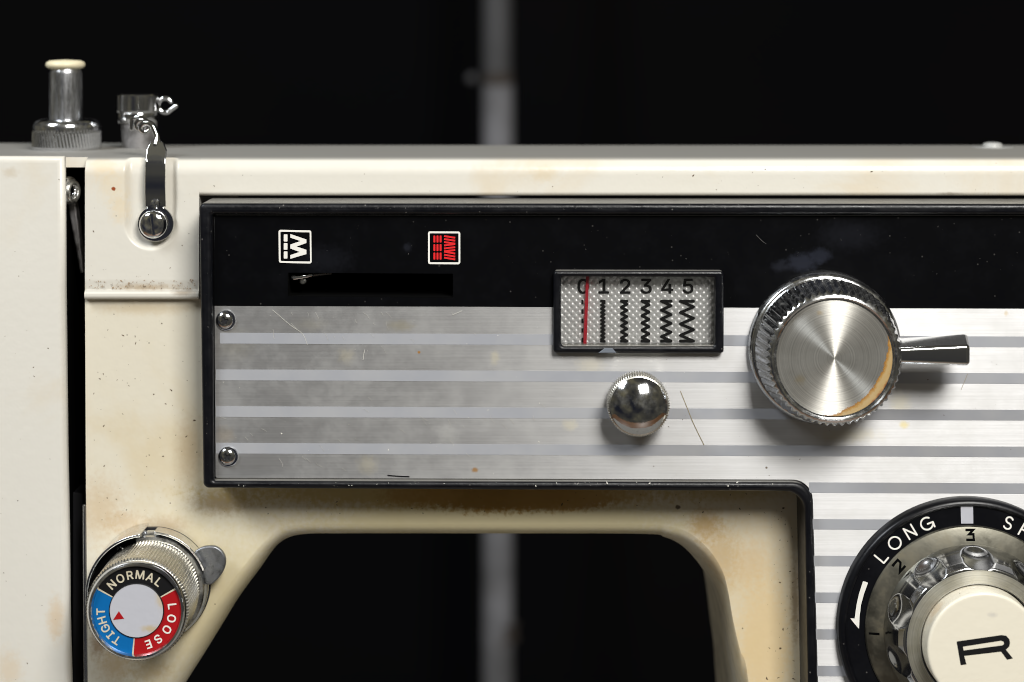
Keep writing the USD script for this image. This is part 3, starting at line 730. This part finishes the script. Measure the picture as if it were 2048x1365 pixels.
# wear on the plate
for pts, w, m in (([(1361, 783), (1372, 810), (1386, 845), (1408, 890)], 1.1, "scratch"), ([(545, 620), (580, 650), (605, 668), (615, 690)], .55, "pale_scratch"), ([(905, 630), (924, 622)], .6, "pale_scratch"),
                  ([(1935, 748), (1922, 780)], .6, "scratch"), ([(776, 951), (800, 953), (818, 953.5)], 2.2, "black_print"), 
                  ([(729, 700), (726, 720)], .7, "pale_scratch"), ([(1512, 470), (1524, 482), (1532, 488)], .35, "steel_dull")):
    part(PL, "scratch", flat(lines([catmull(pts, 4)], w), -.00011, .00003), m, False)

# screws
def pan_head(px, py, y, r, rot, slot=False, dep=.0010):
    c = P(px, py, y)
    pr = [(0, -.0005), (r, -.0005), (r, .0002)] + [(r * math.cos(a) * 1.0, .0002 + dep * math.sin(a)) for a in np.linspace(.12, math.pi / 2, 12)]
    pr[-1] = (0, pr[-1][1])
    v = manifold3d.CrossSection([np.array([(max(a, 0), b) for a, b in pr])], manifold3d.FillRule.EvenOdd).revolve(72)
    cut = None
    for k in range(1 if slot else 2):
        bx = manifold3d.Manifold.cube((r * (2.4 if slot else .95), r * (.20 if slot else .30), .003), True).rotate((0, 0, rot + 90 * k)).translate((0, 0, dep + .0015 + .0002 - (.00045 if slot else .0008)))
        cut = bx if cut is None else cut + bx
    m = (v - cut).to_mesh()
    p = m.vert_properties[:, :3]
    return trimesh.Trimesh(np.stack([p[:, 0], -p[:, 2], p[:, 1]], 1) + c, m.tri_verts, process=False)


def washer(px, py, y, r, h=.0004):
    c = P(px, py, y)
    return lathe([(r * .9, -.0002), (r, 0), (r, h * .6), (r * .94, h), (0, h)], c, n=48)


for px, py, rot in ((450, 641, 20), (455, 913, 35)):
    sc = part(PL, "screw", pan_head(px, py, 0, .00172, rot, dep=.0008), "chrome_soft", 25)
    cc_ = P(px, py, 0)
    crs = union_all([sbox(-.00072, -.00024, .00072, .00024), sbox(-.00024, -.00072, .00024, .00072)])
    part(sc, "recess_shade", flat(affinity.translate(affinity.rotate(crs, rot, origin=(0, 0)), cc_[0], cc_[2]), -.00056), "dark_steel", False)  # dark cross sheet paints the shade at the bottom of the screw slots
    part(PL, "washer", washer(px + 2, py, -.00002, .0020), "chrome", 30)

# chrome stitch lever tip inside the slot
sl = part(SEW, "pattern_lever", tube([P(587, 556, .0014), P(604, 553.5, .0016), P(622, 550, .002)], .0006, 10, 4), "chrome_clean", True, label="small chrome lever tip inside the black slot")
part(sl, "lever_arm", tube([P(622, 551, .0021), P(640, 549, .0028), P(662, 547.5, .003)], [.00045, .0003, .0002], 8, 4), "steel_dull", True)
part(sl, "lever_pin", lathe([(0, -.004), (.0008, -.004), (.0008, 0), (.0006, .0003), (0, .0003)], P(606, 562, .0022), n=24), "chrome_worn", True)

# ------------------------------------------------ stitch width window
wo = PZ(rp([(1107, 542, 8), (1448.5, 542.5, 8), (1448, 708, 9), (1106.5, 707, 8)]), -.002)
wi = PZ(rp([(1122, 554, 6), (1431, 555, 6), (1430.5, 693, 6), (1122, 692.5, 6)]), -.002)
WN = part(SEW, "stitch_window", slab([wo, wi], -.002, .0016, .0006, k=4), "black_plastic", 40, label="black framed window over the stitch width scale")
YS = .0023
c0, c1 = P(1112, 700, YS), P(1440, 546, YS)


def foil(U, V):
    k = S * K(YS)
    px, py = U / k, V / k
    a, b = px / 14.2, py / 15.0
    h = np.abs(np.cos(math.pi * (a + b))) * np.abs(np.cos(math.pi * (a - b)))
    return np.stack([U, YS - .00015 * h, V], -1)


gf = grid(foil, np.linspace(c0[0], c1[0], 300), np.linspace(c0[2], c1[2], 142))
part(WN, "scale_foil", J(gf, cap([orient(PZ([(1112, 700), (1440, 700), (1440, 546), (1112, 546)], YS))], YS + .0003, False)), "scale_foil", True, label="silver foil scale with rows of raised points")
YM = YS - .00022


def glyph(text, px, py, hpx, y, bold=False, width=None):
    """Lettering centred at a drawing point."""
    k = S * K(y)
    m = meshkit.text_mesh(text, hpx * k, 0.00005, bold)
    b = m.bounds
    v = m.vertices - [(b[0][0] + b[1][0]) / 2, (b[0][1] + b[1][1]) / 2, b[1][2]]
    if width:
        v[:, 0] *= width
    c = P(px, py, y)
    return trimesh.Trimesh(np.stack([v[:, 0], -v[:, 2], v[:, 1]], 1) + c, m.faces, process=False)


for i, px in enumerate((1166.5, 1207.5, 1250.5, 1292.5, 1334.5, 1376.5)):
    part(WN, "scale_digit", glyph(str(i), px, 573, 28, YM, True, 1.1), "black_print", False)


def zigzag(xl_, xr_, y0, y1, n, w):
    pts = [(xr_ - w / 2, y0 + w / 2), (xl_ + w / 2, y0 + w / 2)]
    st = (y1 - y0 - w) / n
    for i in range(1, n + 1):
        pts.append((xr_ - w / 2 if i % 2 else xl_ + w / 2, y0 + w / 2 + st * i))
    pts.append((xl_ + w / 2 if n % 2 else xr_ - w / 2, y1 - w / 2))
    return lines([pts], w, YM)


for xl_, xr_, n, w in ((1200, 1211.5, 21, 5.0), (1240, 1256.5, 13, 5.6), (1281, 1301, 11, 5.8), (1320, 1345, 9, 5.8), (1358, 1390, 7, 5.8)):
    part(WN, "zigzag_mark", flat(zigzag(xl_, xr_, 600, 685.5, n, w), YM, .00005), "black_print", False)
part(WN, "dashed_mark", flat(union_all([rect(1163, a, 1166.8, a + 9, .8, YM) for a in (600, 619, 638, 657, 676)]), YM, .00005), "black_print", False)
part(WN, "pointer", slab([orient(PZ([(1172.5, 548), (1178, 548), (1176.5, 600), (1173, 694), (1166.5, 694), (1170, 610)], .0012))], .0012, .0016), "pointer_red", False, label="thin red pointer")
part(WN, "window_pane", slab([orient(PZ(rp([(1122, 554, 5), (1431, 555, 5), (1430.5, 693, 5), (1122, 692.5, 5)]), -.0006))], -.0006, -.0002), "pane", False)
part(WN, "index_mark", slab([orient(PZ([(1197, 706.5), (1209, 697.5), (1225, 697.5), (1233, 706.5)], -.0022))], -.00215, -.0015, .0001), "index_grey", False)

# ------------------------------------------------ push button
c = P(1274, 802, -.0015)
N = 76
kn = lambda amp, n, y0, y1: (lambda r, h, th: r + (amp * (np.abs(np.cos(th * n / 2)) - .5) if y0 < h < y1 else 0))
pr = [(0, -.0015), (.0026, -.0015), (.0026, .0004), (.0054, .0005), (.0058, .0007)] + [(.0060, h) for h in np.linspace(.0009, .0054, 6)] + [(.0058, .0057), (.0055, .0058)]
BTN = part(SEW, "push_button", lathe(pr, c, n=N * 6, rmod=lambda r, h, th: r + (.00036 * (np.abs(np.cos(th * N / 2)) - .5) if .0008 < h < .0055 and r > .0055 else 0)), "chrome_knurl", 40, label="domed chrome push button with knurled edge")
R, hh = .00560, .0020
Rc = (R * R + hh * hh) / (2 * hh)
a1 = math.asin(R / Rc)
part(BTN, "dome_cap", lathe([(.0050, .0054), (R, .0056)] + [(Rc * math.sin(a), .0058 + hh - Rc + Rc * math.cos(a)) for a in np.linspace(a1, 0, 22)], c, n=96), "chrome_dome", 50)

# ------------------------------------------------ stitch width knob
c = P(1650, 698, -.002) * np.array([1, 0, 1])
NR = 56


def ribs(r, h, th):
    if .0043 < h < .0141 and r > .0122:
        t = min(1, (h - .0043) / .0012, (.0142 - h) / .0005)
        return r + t * .00062 * (np.abs(np.cos(th * NR / 2)) ** 1.0 - .6)
    return np.full(len(th), r)


pr = [(.0135, 0), (.0150, .0003), (.0152, .0009), (.0152, .0018), (.0149, .0026), (.0145, .0029), (.0142, .0030), (.0141, .0036), (.01415, .0042)]
pr += [(.01425 - (h - .0044) / .0092 * .0014, h) for h in np.linspace(.0046, .0136, 16)]
pr += [(.01270, .0139), (.01255, .0142), (.0122, .0144), (.0119, .0145), (.0116, .0143), (.0115, .0137), (0, .0136)]
KN = part(SEW, "stitch_width_knob", lathe(pr, c, n=NR * 10, rmod=ribs), "chrome_knob", 40, label="large ribbed chrome knob with brushed round face and side lever")
cd = c + np.array([0, -.0138, 0])
kd = S * K(-.0138)
M["spun_disc"] = brushed("spun_disc", (0.64, 0.625, 0.575), 0.43, 0.97, radial=cd, haze=0.14, metal=0.82, crescent=(cd + np.array([-42 * kd, 0, 33 * kd]), 142 * kd + .0016), blobs=[
    (1600, 760, -.0138, 16, (0.55, 0.42, 0.18), 0.4, 0.9, .9), (1640, 626, -.0138, 10, (0.6, 0.42, 0.15), 0.4, 0.9, .7)])
part(KN, "spun_disc", lathe([(.0113, -.0002), (.01112, 0)] + [(r, 0) for r in np.linspace(.011, 0, 12)], cd, n=128), "spun_disc", 30, label="spun metal face with a rusty crescent at its lower right rim")
def hull_of(pts, r, n=20):
    return manifold3d.Manifold.batch_hull([manifold3d.Manifold.sphere(r, n).translate(tuple(map(float, p))) for p in pts])


lv = [P(*q) for q in ((1780, 704, -.0120), (1930, 697, -.0130), (1930, 722, -.0130), (1780, 717, -.0120), (1780, 688, -.0070), (1927, 678, -.0078), (1930, 722, -.0078), (1780, 717, -.0070))]
lv2 = [P(*q) for q in ((1775, 684, -.0118), (1775, 736, -.0118), (1806, 702, -.0120), (1806, 721, -.0120), (1775, 674, -.004), (1775, 736, -.004), (1812, 686, -.0070), (1812, 720, -.0070))]
part(KN, "lever", hull_of(lv, .0009, 28) + hull_of(lv2, .0006, 24), "chrome_soft", 40, label="short square chrome lever")

# ------------------------------------------------ stitch length dial
c = P(1936, 1257, -.002) * [1, 0, 1]
pr = [(.0259, 0), (.0259, .0018), (.0257, .0024), (.0253, .0028), (.0249, .0029), (.0245, .0027), (.0243, .0023), (.0180, .0023)]
M["ring_face"] = brushed("ring_face", (0.44, 0.42, 0.34), 0.42, 0.9, radial=c, haze=0.35, metal=0.7)
DL = part(SEW, "stitch_length_dial", lathe(pr, c, n=160), "black_dial", 40, label="black ringed stitch length dial with white lettering")
YL = -.00236


def on_ring(shape, ang, rad, y, h):
    """A unit glyph (shapely, cap height 1, centred) set upright on a circle about c."""
    g = affinity.scale(shape, h, h, origin=(0, 0))
    g = affinity.rotate(g, ang - 90, origin=(0, 0))
    a = math.radians(ang)
    return affinity.translate(g, c[0] + rad * math.cos(a), c[2] + rad * math.sin(a))


def arcp(cx, cy, r, a0, a1, n=16, ry=None):
    a = np.radians(np.linspace(a0, a1, n))
    return [(cx + r * math.cos(t), cy + (ry or r) * math.sin(t)) for t in a]


def stroke(paths, w=.13):
    g = union_all([LineString(p).buffer(w / 2, quad_segs=4) for p in paths])
    b = g.bounds
    return affinity.translate(g, -(b[0] + b[2]) / 2, -.5)


GL = {"L": stroke([[(0, .94), (0, .06), (.5, .06)]]), "O": stroke([arcp(.45, .5, .44, 0, 360, 40)]), "N": stroke([[(0, .06), (0, .94), (.62, .06), (.62, .94)]]),
      "G": stroke([arcp(.45, .5, .44, 50, 340, 30), [(.5, .46), (.9, .46), (.9, .1)]]),
      "S": stroke([arcp(.3, .72, .24, 30, 270, 16, .22) + arcp(.3, .28, .26, 90, -150, 16, .22)]), "H": stroke([[(0, .06), (0, .94)], [(.6, .06), (.6, .94)], [(0, .5), (.6, .5)]]),
      "R": stroke([[(0, .06), (0, .94), (.3, .94)] + arcp(.3, .70, .24, 90, -90, 12) + [(0, .46)], [(.3, .46), (.55, .06)]]), "T": stroke([[(0, .94), (.64, .94)], [(.32, .94), (.32, .06)]])}
kk = S * K(-.002)
for ch, ang in zip("LONGSHORT", (140.3, 130.6, 121, 111.5, 69.2, 60.0, 50.6, 41, 32.5)):
    part(DL, "letter", flat(on_ring(GL[ch], ang, 226 * kk, YL, 27.5 * kk), YL - .00003), "white_print", False)
part(DL, "index_mark", flat(Polygon(PZ([(1921.5, 1013.5), (1946, 1013.5), (1946.5, 1047.5), (1922, 1047.5)], YL)), YL - .00003), "label_white", False, label="pale square index mark at the top of the dial")
arrow = [(1726, 1163), (1731, 1164), (1736, 1166), (1728, 1188), (1722, 1210), (1719, 1235), (1718, 1258), (1709, 1248), (1700.5, 1237), (1709.3, 1237.5), (1713, 1210), (1718, 1188)]
part(DL, "arrow", flat(Polygon(PZ(arrow, YL)), YL - .00003), "white_print", False, label="white curved arrow")
NRG = part(DL, "number_ring", lathe([(.0206, .0020), (.0206, .0026), (.0204, .0029), (.0174, .0040), (.0150, .0041)], c, n=160), "chrome_ring", 30, label="worn metal ring with stamped numbers")


def ringnum(paths, ang):
    """Stamped numeral lying on the ring's slope."""
    g = union_all([LineString(p).buffer(.115, cap_style=2, join_style=2) for p in paths])
    g = affinity.translate(g, -.4, -.5)
    s = on_ring(g, ang, .0189, 0, .0019)
    m = flat(s, 0, .00004)
    r = np.hypot(m.vertices[:, 0] - c[0], m.vertices[:, 2] - c[2])
    m.vertices[:, 1] += -.0029 - (.0204 - r) / .0030 * .0011 - .00004
    return m


for paths, ang in (([[(0, 1), (.8, 1), (.35, .58), (.8, .58), (.8, .05), (0, .05)]], 90), ([[(0, .85), (0, 1), (.75, 1), (.75, .65), (0, .1), (.85, .1)]], 137.5), ([[(.4, 1.05), (.4, 0)]], 182), ([[(.6, 0), (.6, 1), (0, .35), (.9, .35)]], 45)):
    part(DL, "numeral", ringnum(paths, ang), "dark_void", False)
# scalloped grip
gp = np.array([(.0172, .0030), (.0172, .0040), (.0165, .0062), (.0157, .0092), (.0155, .0101)])
hs_ = np.concatenate([[.0030, .0034], np.linspace(.0038, .0101, 46)])
prof = [(np.interp(h, gp[:, 1], gp[:, 0]), h) for h in hs_] + [(.0155 - (h - .0101) / .0013 * .0008, h) for h in np.linspace(.0103, .0114, 8)] + [(.0145, .01155), (.0142, .0116), (.0130, .0116), (.0114, .0116), (.0113, .0112), (.0113, .003)]


def scoop(r, h, th):
    d = (np.degrees(th) - 88.5 + 18) % 36 - 18
    d = np.radians(d)
    rho, rc, h0 = .02135 - (h - .0066) * .27, .0060, .0076
    if r < .0143:
        return np.full(len(th), r)
    re2 = rc * rc - (max(h0 - h, 0) ** 2) * 1.3
    q = re2 - (rho * np.sin(d)) ** 2
    cut = np.where(q > 0, rho * np.cos(d) - np.sqrt(np.maximum(q, 0)), 1)
    k_ = .0003
    hsm = np.clip(.5 + .5 * (cut - r) / k_, 0, 1)
    return cut * (1 - hsm) + r * hsm - k_ * hsm * (1 - hsm) if np.ndim(cut) else r


part(DL, "grip", lathe(prof, c, n=900, rmod=lambda r, h, th: np.where(np.abs(scoop(r, h, th)) < 1, scoop(r, h, th), r)), "chrome_soft", 50, label="chrome grip ring with ten scooped finger hollows")
part(DL, "grip_face", lathe([(.01412, .01155), (.01404, .01166), (.0116, .01166), (.0114, .0113)], c, n=128), "ring_face", 30, label="olive tinted flat face of the grip ring")
RB = part(DL, "reverse_button", lathe([(.0111, .004), (.0111, .0118), (.0110, .0150)] + [(.0104 + .0006 * math.cos(a), .0154 + .0006 * math.sin(a)) for a in np.linspace(0, math.pi / 2, 6)] + [(r, .0160) for r in np.linspace(.0100, 0, 6)], c, n=128), "button_cream", 40, label="cream round push button")
yb = -.01603
Rpt = [(465, 848), (1035, 766), (1095, 775), (1135, 820), (1143, 870), (1130, 915), (1090, 950), (1180, 1062), (1105, 1078), (1030, 975), (560, 1030), (590, 1137), (517, 1147)]
Rin = [(545, 912), (1030, 836), (1060, 848), (1070, 872), (1050, 896), (553, 962)]
tr_ = lambda p: [(1840 + a / 6.35, 1150 + b / 6.35) for a, b in p]
part(DL, "reverse_letter", flat(Polygon(PZ(tr_(Rpt), yb), [PZ(tr_(Rin), yb)]).buffer(.00006).buffer(-.00006), yb - .00002), "black_print", False, label="wide black letter R")

# ------------------------------------------------ thread tension dial
c = P(306, 1171, .008) * [1, 0, 1]
NK = 100
pr = [(.0060, -.010), (.0060, -.005), (.0100, -.0048), (.0101, -.0046), (.0101, -.0042)] + [(.0100, h) for h in np.linspace(-.004, .0086, 8)] + [(.0100, .0090), (.0096, .0091)]
TD = part(SEW, "tension_dial", lathe(pr, c, n=NK * 6, rmod=lambda r, h, th: r + (.00017 * np.cos(th * NK) if -.0041 < h < .00905 else 0)), "chrome_knurl", 40, label="knurled metal thread tension dial with coloured ring")
part(TD, "rim", lathe([(.0095, .0088), (.00968, .0092), (.00968, .0099), (.0094, .0104), (.0092, .0106), (.0088, .0105), (.0086, .0101), (.0085, .0097), (.0050, .0097)], c, n=120), "chrome", 40)
yt = -.0098


def deg_sector(r0, r1, a0, a1, y):
    return flat(Polygon(sector((c[0], c[2]), r0, r1, a0, a1)), y)


for a0, a1, m, lab in ((29, 151, "black_print", "black sector of the tension dial"), (151, 265, "blue_print", "blue sector of the tension dial"), (265, 389, "dial_red", "red sector of the tension dial")):
    part(TD, "sector", deg_sector(.0052, .0085, a0, a1, yt), m, False, label=lab)
for a in (29, 151, 265):
    part(TD, "divider", deg_sector(.0053, .0085, a - 1.1, a + 1.1, yt - .00003), "cream_print", False)
part(TD, "disc_edge", lathe([(.0054, .0097), (.00535, .0100), (.0052, .01005)], c, n=80), "black_print", 30)
part(TD, "white_disc", lathe([(.00525, .0098), (.0052, .0100), (0, .0100)], c, n=80), "label_white", 30, label="pale grey round label with a worn yellow rim")
part(TD, "arrow", flat(Polygon(PZ([(237.5, 1223), (248, 1238), (226, 1240.5)], -.0101)), -.01006), "dial_red", False, label="small red triangle")
for word, angs, m in (("NORMAL", (133.8, 117, 100.7, 84.5, 67.5, 52), "cream_print"), ("LOOSE", (6.5, -13, -32.3, -53, -70.5), "white_print"), ("TIGHT", (236, 223, 210, 196, 182), "cream_print")):
    for ch, ang in zip(word, angs):
        g = meshkit.text_mesh(ch, .00160, .00004, True)
        b = g.bounds
        v = g.vertices - [(b[0][0] + b[1][0]) / 2, (b[0][1] + b[1][1]) / 2, 0]
        a = math.radians(ang - 90)
        X, Z = v[:, 0] * math.cos(a) - v[:, 1] * math.sin(a), v[:, 0] * math.sin(a) + v[:, 1] * math.cos(a)
        rad = .00700
        part(TD, "letter", trimesh.Trimesh(np.stack([c[0] + X + rad * math.cos(math.radians(ang)), yt - .00003 - v[:, 2], c[2] + Z + rad * math.sin(math.radians(ang))], 1), g.faces, process=False), m, False)
part(TD, "tension_disc", lathe([(.0050, -.0078), (.0110, -.0078), (.0114, -.0074), (.0113, -.0068), (.0106, -.0062), (.0104, -.0058), (.0050, -.0056)], c, n=96), "chrome", 40)
part(TD, "tension_disc", lathe([(.0050, -.0058), (.0105, -.0056), (.0109, -.0052), (.0107, -.0046), (.0095, -.0044)], c, n=96), "chrome_worn", 40)
ear = Polygon(PZ(np.vstack([catmull([(384, 1106), (394, 1100), (404, 1095), (416, 1092.5), (430, 1093), (443, 1101), (451, 1115), (451, 1131), (445, 1146), (434, 1160), (424, 1168), (416, 1170)], 5), [(390, 1160)]]), .0065))
part(TD, "base_disc", lathe([(.0116, -.0097), (.0116, -.0088), (.006, -.0088)], c, n=96), "dark_steel", 30)
part(TD, "lever_ear", slab([orient(np.array(ear.exterior.coords)[:-1])], .0062, .0072, .0003), "ear_steel", 40, label="rounded metal ear beside the dial")
part(TD, "thread_guard", slab([orient(sector((c[0], c[2]), .0117, .0123, 96, 200))], .0005, .0098, .00018), "chrome", 40, label="thin curved thread guard")
part(TD, "thread_guard", slab([orient(sector((c[0], c[2]), .0113, .0118, 20, 86))], .0045, .0085, .00012), "chrome", 40)
part(TD, "guard_backing", slab([orient(sector((c[0], c[2]), .0098, .01172, 106, 198))], .0040, .0055), "dark_void", False)
gs = np.array([c[0], 0, c[2]])
pol = lambda r, a, y: gs + np.array([r * math.cos(math.radians(a)), y, r * math.sin(math.radians(a))])
part(TD, "check_spring", tube([pol(.0104, 128, .007), pol(.0112, 116, .005), pol(.0120, 106, .003), pol(.0121, 99, .002)], .00026, 8, 6), "chrome_clean", True, label="thin check spring wire above the dial")
part(TD, "check_spring", tube([pol(.0106, 127, .0035), pol(.0109, 122, .0025), pol(.0104, 118, .0015)], .0002, 8, 6), "chrome_clean", True)

# ------------------------------------------------ thread guide on the cover
yg = .0078
outl = Polygon(PZ(rp([(291, 300, 0), (296, 286, 8), (308, 283, 3), (322, 285, 8), (331, 302, 4), (331, 414, 0), (290, 414, 0)], 5), yg)).union(Point(*PZ([(310.5, 448)], yg)[0]).buffer(.0036 * K(yg), quad_segs=16))
ring_ = np.array(outl.buffer(.0001).buffer(-.0001).exterior.coords)[:-1]
tg = slab([orient(ring_)], yg, yg + .0007, .00015, k=3)
tg = tg.subdivide_to_size(.0012)
zb = P(0, 322, yg)[2]
vv = tg.vertices
vv[:, 1] += np.where(vv[:, 2] > zb, (vv[:, 2] - zb) * .55, (zb - vv[:, 2]) * .02 + .0006 * np.sin(np.clip((zb - vv[:, 2]) / .009, 0, 1) * math.pi) * -1)
tg.vertices = vv
TG = part(SEW, "thread_guide", tg, "chrome_soft", 30, label="flat chrome thread guide strip with a curled wire end")
part(TG, "screw", pan_head(307, 449, yg - .0001, .0029, 97, slot=True, dep=.0013), "chrome_clean", 25)
c_ = P(310, 408, yg - .0001)
part(TG, "rivet", lathe([(.0010, 0), (.0009, .0003), (.0006, .0004), (.0004, .0001), (0, .00005)], c_, n=32), "chrome_clean", 40)
e = lambda px, py, dy: P(px, py, yg + .002 + dy)
hx = []
for t in np.linspace(0, 1, 34):
    a = 2 * math.pi * 2.45 * t - .25
    hx.append(e(297 - 23 * t + 10.5 * math.cos(a), 258 - 13 * t - 10.5 * math.sin(a), .0012 + .0050 * t))
pts = [e(311, 291, .0001), e(313, 283, .0005), e(314, 274, .0009)] + [e(312, 267, .0011)] * 0 + hx[1:] + [e(264, 252, .0063), e(263.5, 259, .0064)]
part(TG, "curled_wire", tube(pts, [.00066, .00056, .00054, .00052], 14, 4), "chrome_mirror", True)

# ------------------------------------------------ things on top of the head
ztp = zt
k4 = S * K(.04)
cz = np.array([P(133.5, 0, .04)[0], .040, ztp])
NRK = 64
slant = 190.0


def spiral(r, h, th):
    if .0003 < h < .0040 and r > .0070:
        return r + .00026 * (np.abs(np.cos((th * NRK + h * slant * NRK * .12) / 2)) - .5)
    return np.full(len(th), r)


pr = [(.0070, -.001), (.0073, .0001)] + [(.0074, h) for h in np.linspace(.0004, .0039, 14)] + [(.0074, .0042), (.0074, .0049), (.00725, .0056), (.0068, .0062), (.0060, .0066), (.0038, .0067)]
PR = part(SEW, "presser_regulator", lathe(pr, cz, UP, NRK * 8, spiral), "chrome", 40, label="presser regulator post with knurled chrome collar and cream cap")
cp = cz + [-.0002, 0, 0]
part(PR, "plunger", lathe([(.0036, .005), (.00355, .0070), (.0036, .0110), (.0036, .0166), (.0034, .0172), (.0032, .0178), (0, .0178)], cp, UP, 64), "chrome_streak", 40)
part(PR, "cap", lathe([(0, .0177), (.0036, .0177), (.0042, .0181), (.0043, .0186), (.0041, .0191), (.0033, .0195), (0, .0197)], cp + [-.0001, 0, 0], UP, 64), "cap_cream", 50, label="yellowed cream plastic cap")
yq = .045
cz = np.array([P(278, 0, yq)[0], yq, ztp])
kq = S * K(yq)
PT = part(SEW, "bobbin_thread_post", lathe([(0, -.002), (33 * kq, -.002), (33 * kq, .0002), (36 * kq, .0058), (36 * kq, .0060)], cz, UP, 64), "steel_dull", 40, label="grey thread post with a chrome cap and hooked wire")
cq = cz + [-.0003, 0, 0]
part(PT, "chrome_cap", lathe([(38 * kq, .0055), (40 * kq, .0058), (41 * kq, .0064), (41 * kq, .0074), (39.5 * kq, .0078), (41 * kq, .0080), (43 * kq, .0083), (43.5 * kq, .0112), (43 * kq, .0117), (41 * kq, .0119), (0, .0119)], cq, UP, 80), "chrome_soft", 30)
hp = lambda px, py: P(px, py, yq)
w = [hp(342, 204), hp(337, 199), hp(329, 197), hp(321, 201), hp(317, 210), hp(319, 219), hp(326, 225), hp(335, 225), hp(343, 219), hp(352, 212)]
part(PT, "hooked_wire", tube(w, .00052, 12, 6), "chrome_clean", True)
part(PT, "wire_collar", lathe([(0, -.0004), (.0008, -.0004), (.0008, .0004), (0, .0004)], P(310, 209, yq), (np.array([0, 1.0, 0]), np.array([0, 0, 1.0]), np.array([1.0, 0, 0])), 24), "chrome", 40)
# small screw on the top cover at the right
yc = .046
cs = np.array([P(1985, 0, yc)[0], yc, zt])
M["zinc"] = simple("zinc", (0.62, 0.62, 0.60), 0.35, 0.45)
CSW = part(SEW, "cover_screw", lathe([(.0046, -.0002), (.0046, .0001), (.0022, .0002), (.0022, .0006), (.0019, .0010), (.0011, .0012), (0, .0012)], cs, UP, 48), "zinc", 30)

# flecks of dirt and chipped edges
def flecks(host, name, n, x0, x1, y0, y1, y, m, r0, r1, inside=None):
    out = []
    while len(out) < n:
        px, py = rng.uniform(x0, x1), rng.uniform(y0, y1)
        if inside is not None and not inside(px, py):
            continue
        r = r0 + (r1 - r0) * rng.random() ** 3
        a = np.sort(rng.uniform(0, 2 * math.pi, 7))
        st, rot = rng.uniform(1, 2.6), rng.uniform(0, math.pi)
        q = np.stack([np.cos(a) * r * st, np.sin(a) * r], 1) * rng.uniform(.6, 1.2, (7, 1))
        q = q @ np.array([[math.cos(rot), math.sin(rot)], [-math.sin(rot), math.cos(rot)]]) + [px, py]
        g = Polygon(PZ(q, y))
        if g.is_valid and g.area > 1e-11:
            out.append(flat(g, y - .00002, .00004))
    part(host, name, J(out), m, False, kind="stuff")


M["speck_grey"] = simple("speck_grey", (0.16, 0.15, 0.14), 0.7)
M["tan_dirt"] = simple("tan_dirt", (0.33, 0.215, 0.115), 0.8)
M["dirt"] = simple("dirt", (0.10, 0.065, 0.035), 0.8)
M["dark_dirt"] = simple("dark_dirt", (0.03, 0.022, 0.014), 0.8)
chan = lambda x, y: not (245 < x < 360 and y < 515)
flecks(SEW, "dirt_flecks", 30, 420, 2040, 335, 385, YC, "dirt", .4, 1.6)
flecks(SEW, "dirt_flecks", 16, 180, 385, 345, 560, YC, "dirt", .4, 1.7, chan)
flecks(SEW, "dirt_flecks", 110, 178, 392, 560, 578, YC - .00006, "tan_dirt", .4, 1.7)
flecks(SEW, "dirt_flecks", 26, 178, 392, 568, 578, YC - .00006, "dirt", .3, 1.2)
flecks(SEW, "dirt_flecks", 22, 0, 118, 345, 1360, YP, "dirt", .5, 2.2)
flecks(SEW, "dirt_flecks", 110, 182, 400, 610, 1090, YF, "dirt", .4, 1.8, lambda x, y: not ((x - 306) ** 2 + (y - 1172) ** 2 < 150 ** 2))
flecks(SEW, "dirt_flecks", 60, 430, 1560, 985, 1032, YF, "dark_dirt", .4, 1.7)
flecks(SEW, "dirt_flecks", 70, 1530, 1598, 1010, 1365, YF, "dirt", .4, 2.0, lambda x, y: x > 1500 + (y - 1010) * .09)
flecks(FRM, "worn_chips", 46, 440, 1560, 965, 973, -.0016, "pale_scratch", .3, 1.5)
flecks(FRM, "worn_chips", 34, 430, 2040, 414, 419, -.0016, "speck_grey", .3, 1.3)
flecks(FRM, "worn_chips", 14, 411, 416, 430, 950, -.0016, "speck_grey", .3, 1.2)
flecks(PL, "specks", 46, 440, 2040, 440, 600, -.00006, "speck_grey", .25, .8, lambda x, y: not (1100 < x < 1455 and y > 535) and not (565 < x < 915 and y > 535))
flecks(PL, "specks", 60, 440, 1500, 625, 950, -.00006, "pale_scratch", .3, 1.3, lambda x, y: not (1100 < x and y < 715))
flecks(PL, "specks", 30, 1150, 2040, 700, 960, -.00006, "dirt", .3, 1.3, lambda x, y: not (1100 < x < 1455 and y < 715))

sc = []
for cx, cy, n, sp in ((700, 640, 20, 140), (600, 900, 14, 150), (1000, 830, 16, 150)):
    for _ in range(n):
        x, y, a, l = cx + rng.normal(0, sp), np.clip(cy + rng.normal(0, 28), 625, 950), rng.normal(.9, .25), rng.uniform(5, 20)
        if 435 < x < 2040 and not (1095 < x < 1460 and y < 720):
            sc.append(lines([[(x, y), (x + l * math.cos(a) * .5 + rng.normal(0, 1), y + l * math.sin(a) * .5), (x + l * math.cos(a), min(y + l * math.sin(a), 954))]], rng.uniform(.2, .5), capst=2))
M["fine_scuff"] = simple("fine_scuff", (0.62, 0.60, 0.55), 0.6)
part(PL, "fine_scuffs", flat(union_all(sc), -.0001, .00003), "fine_scuff", False, kind="stuff")
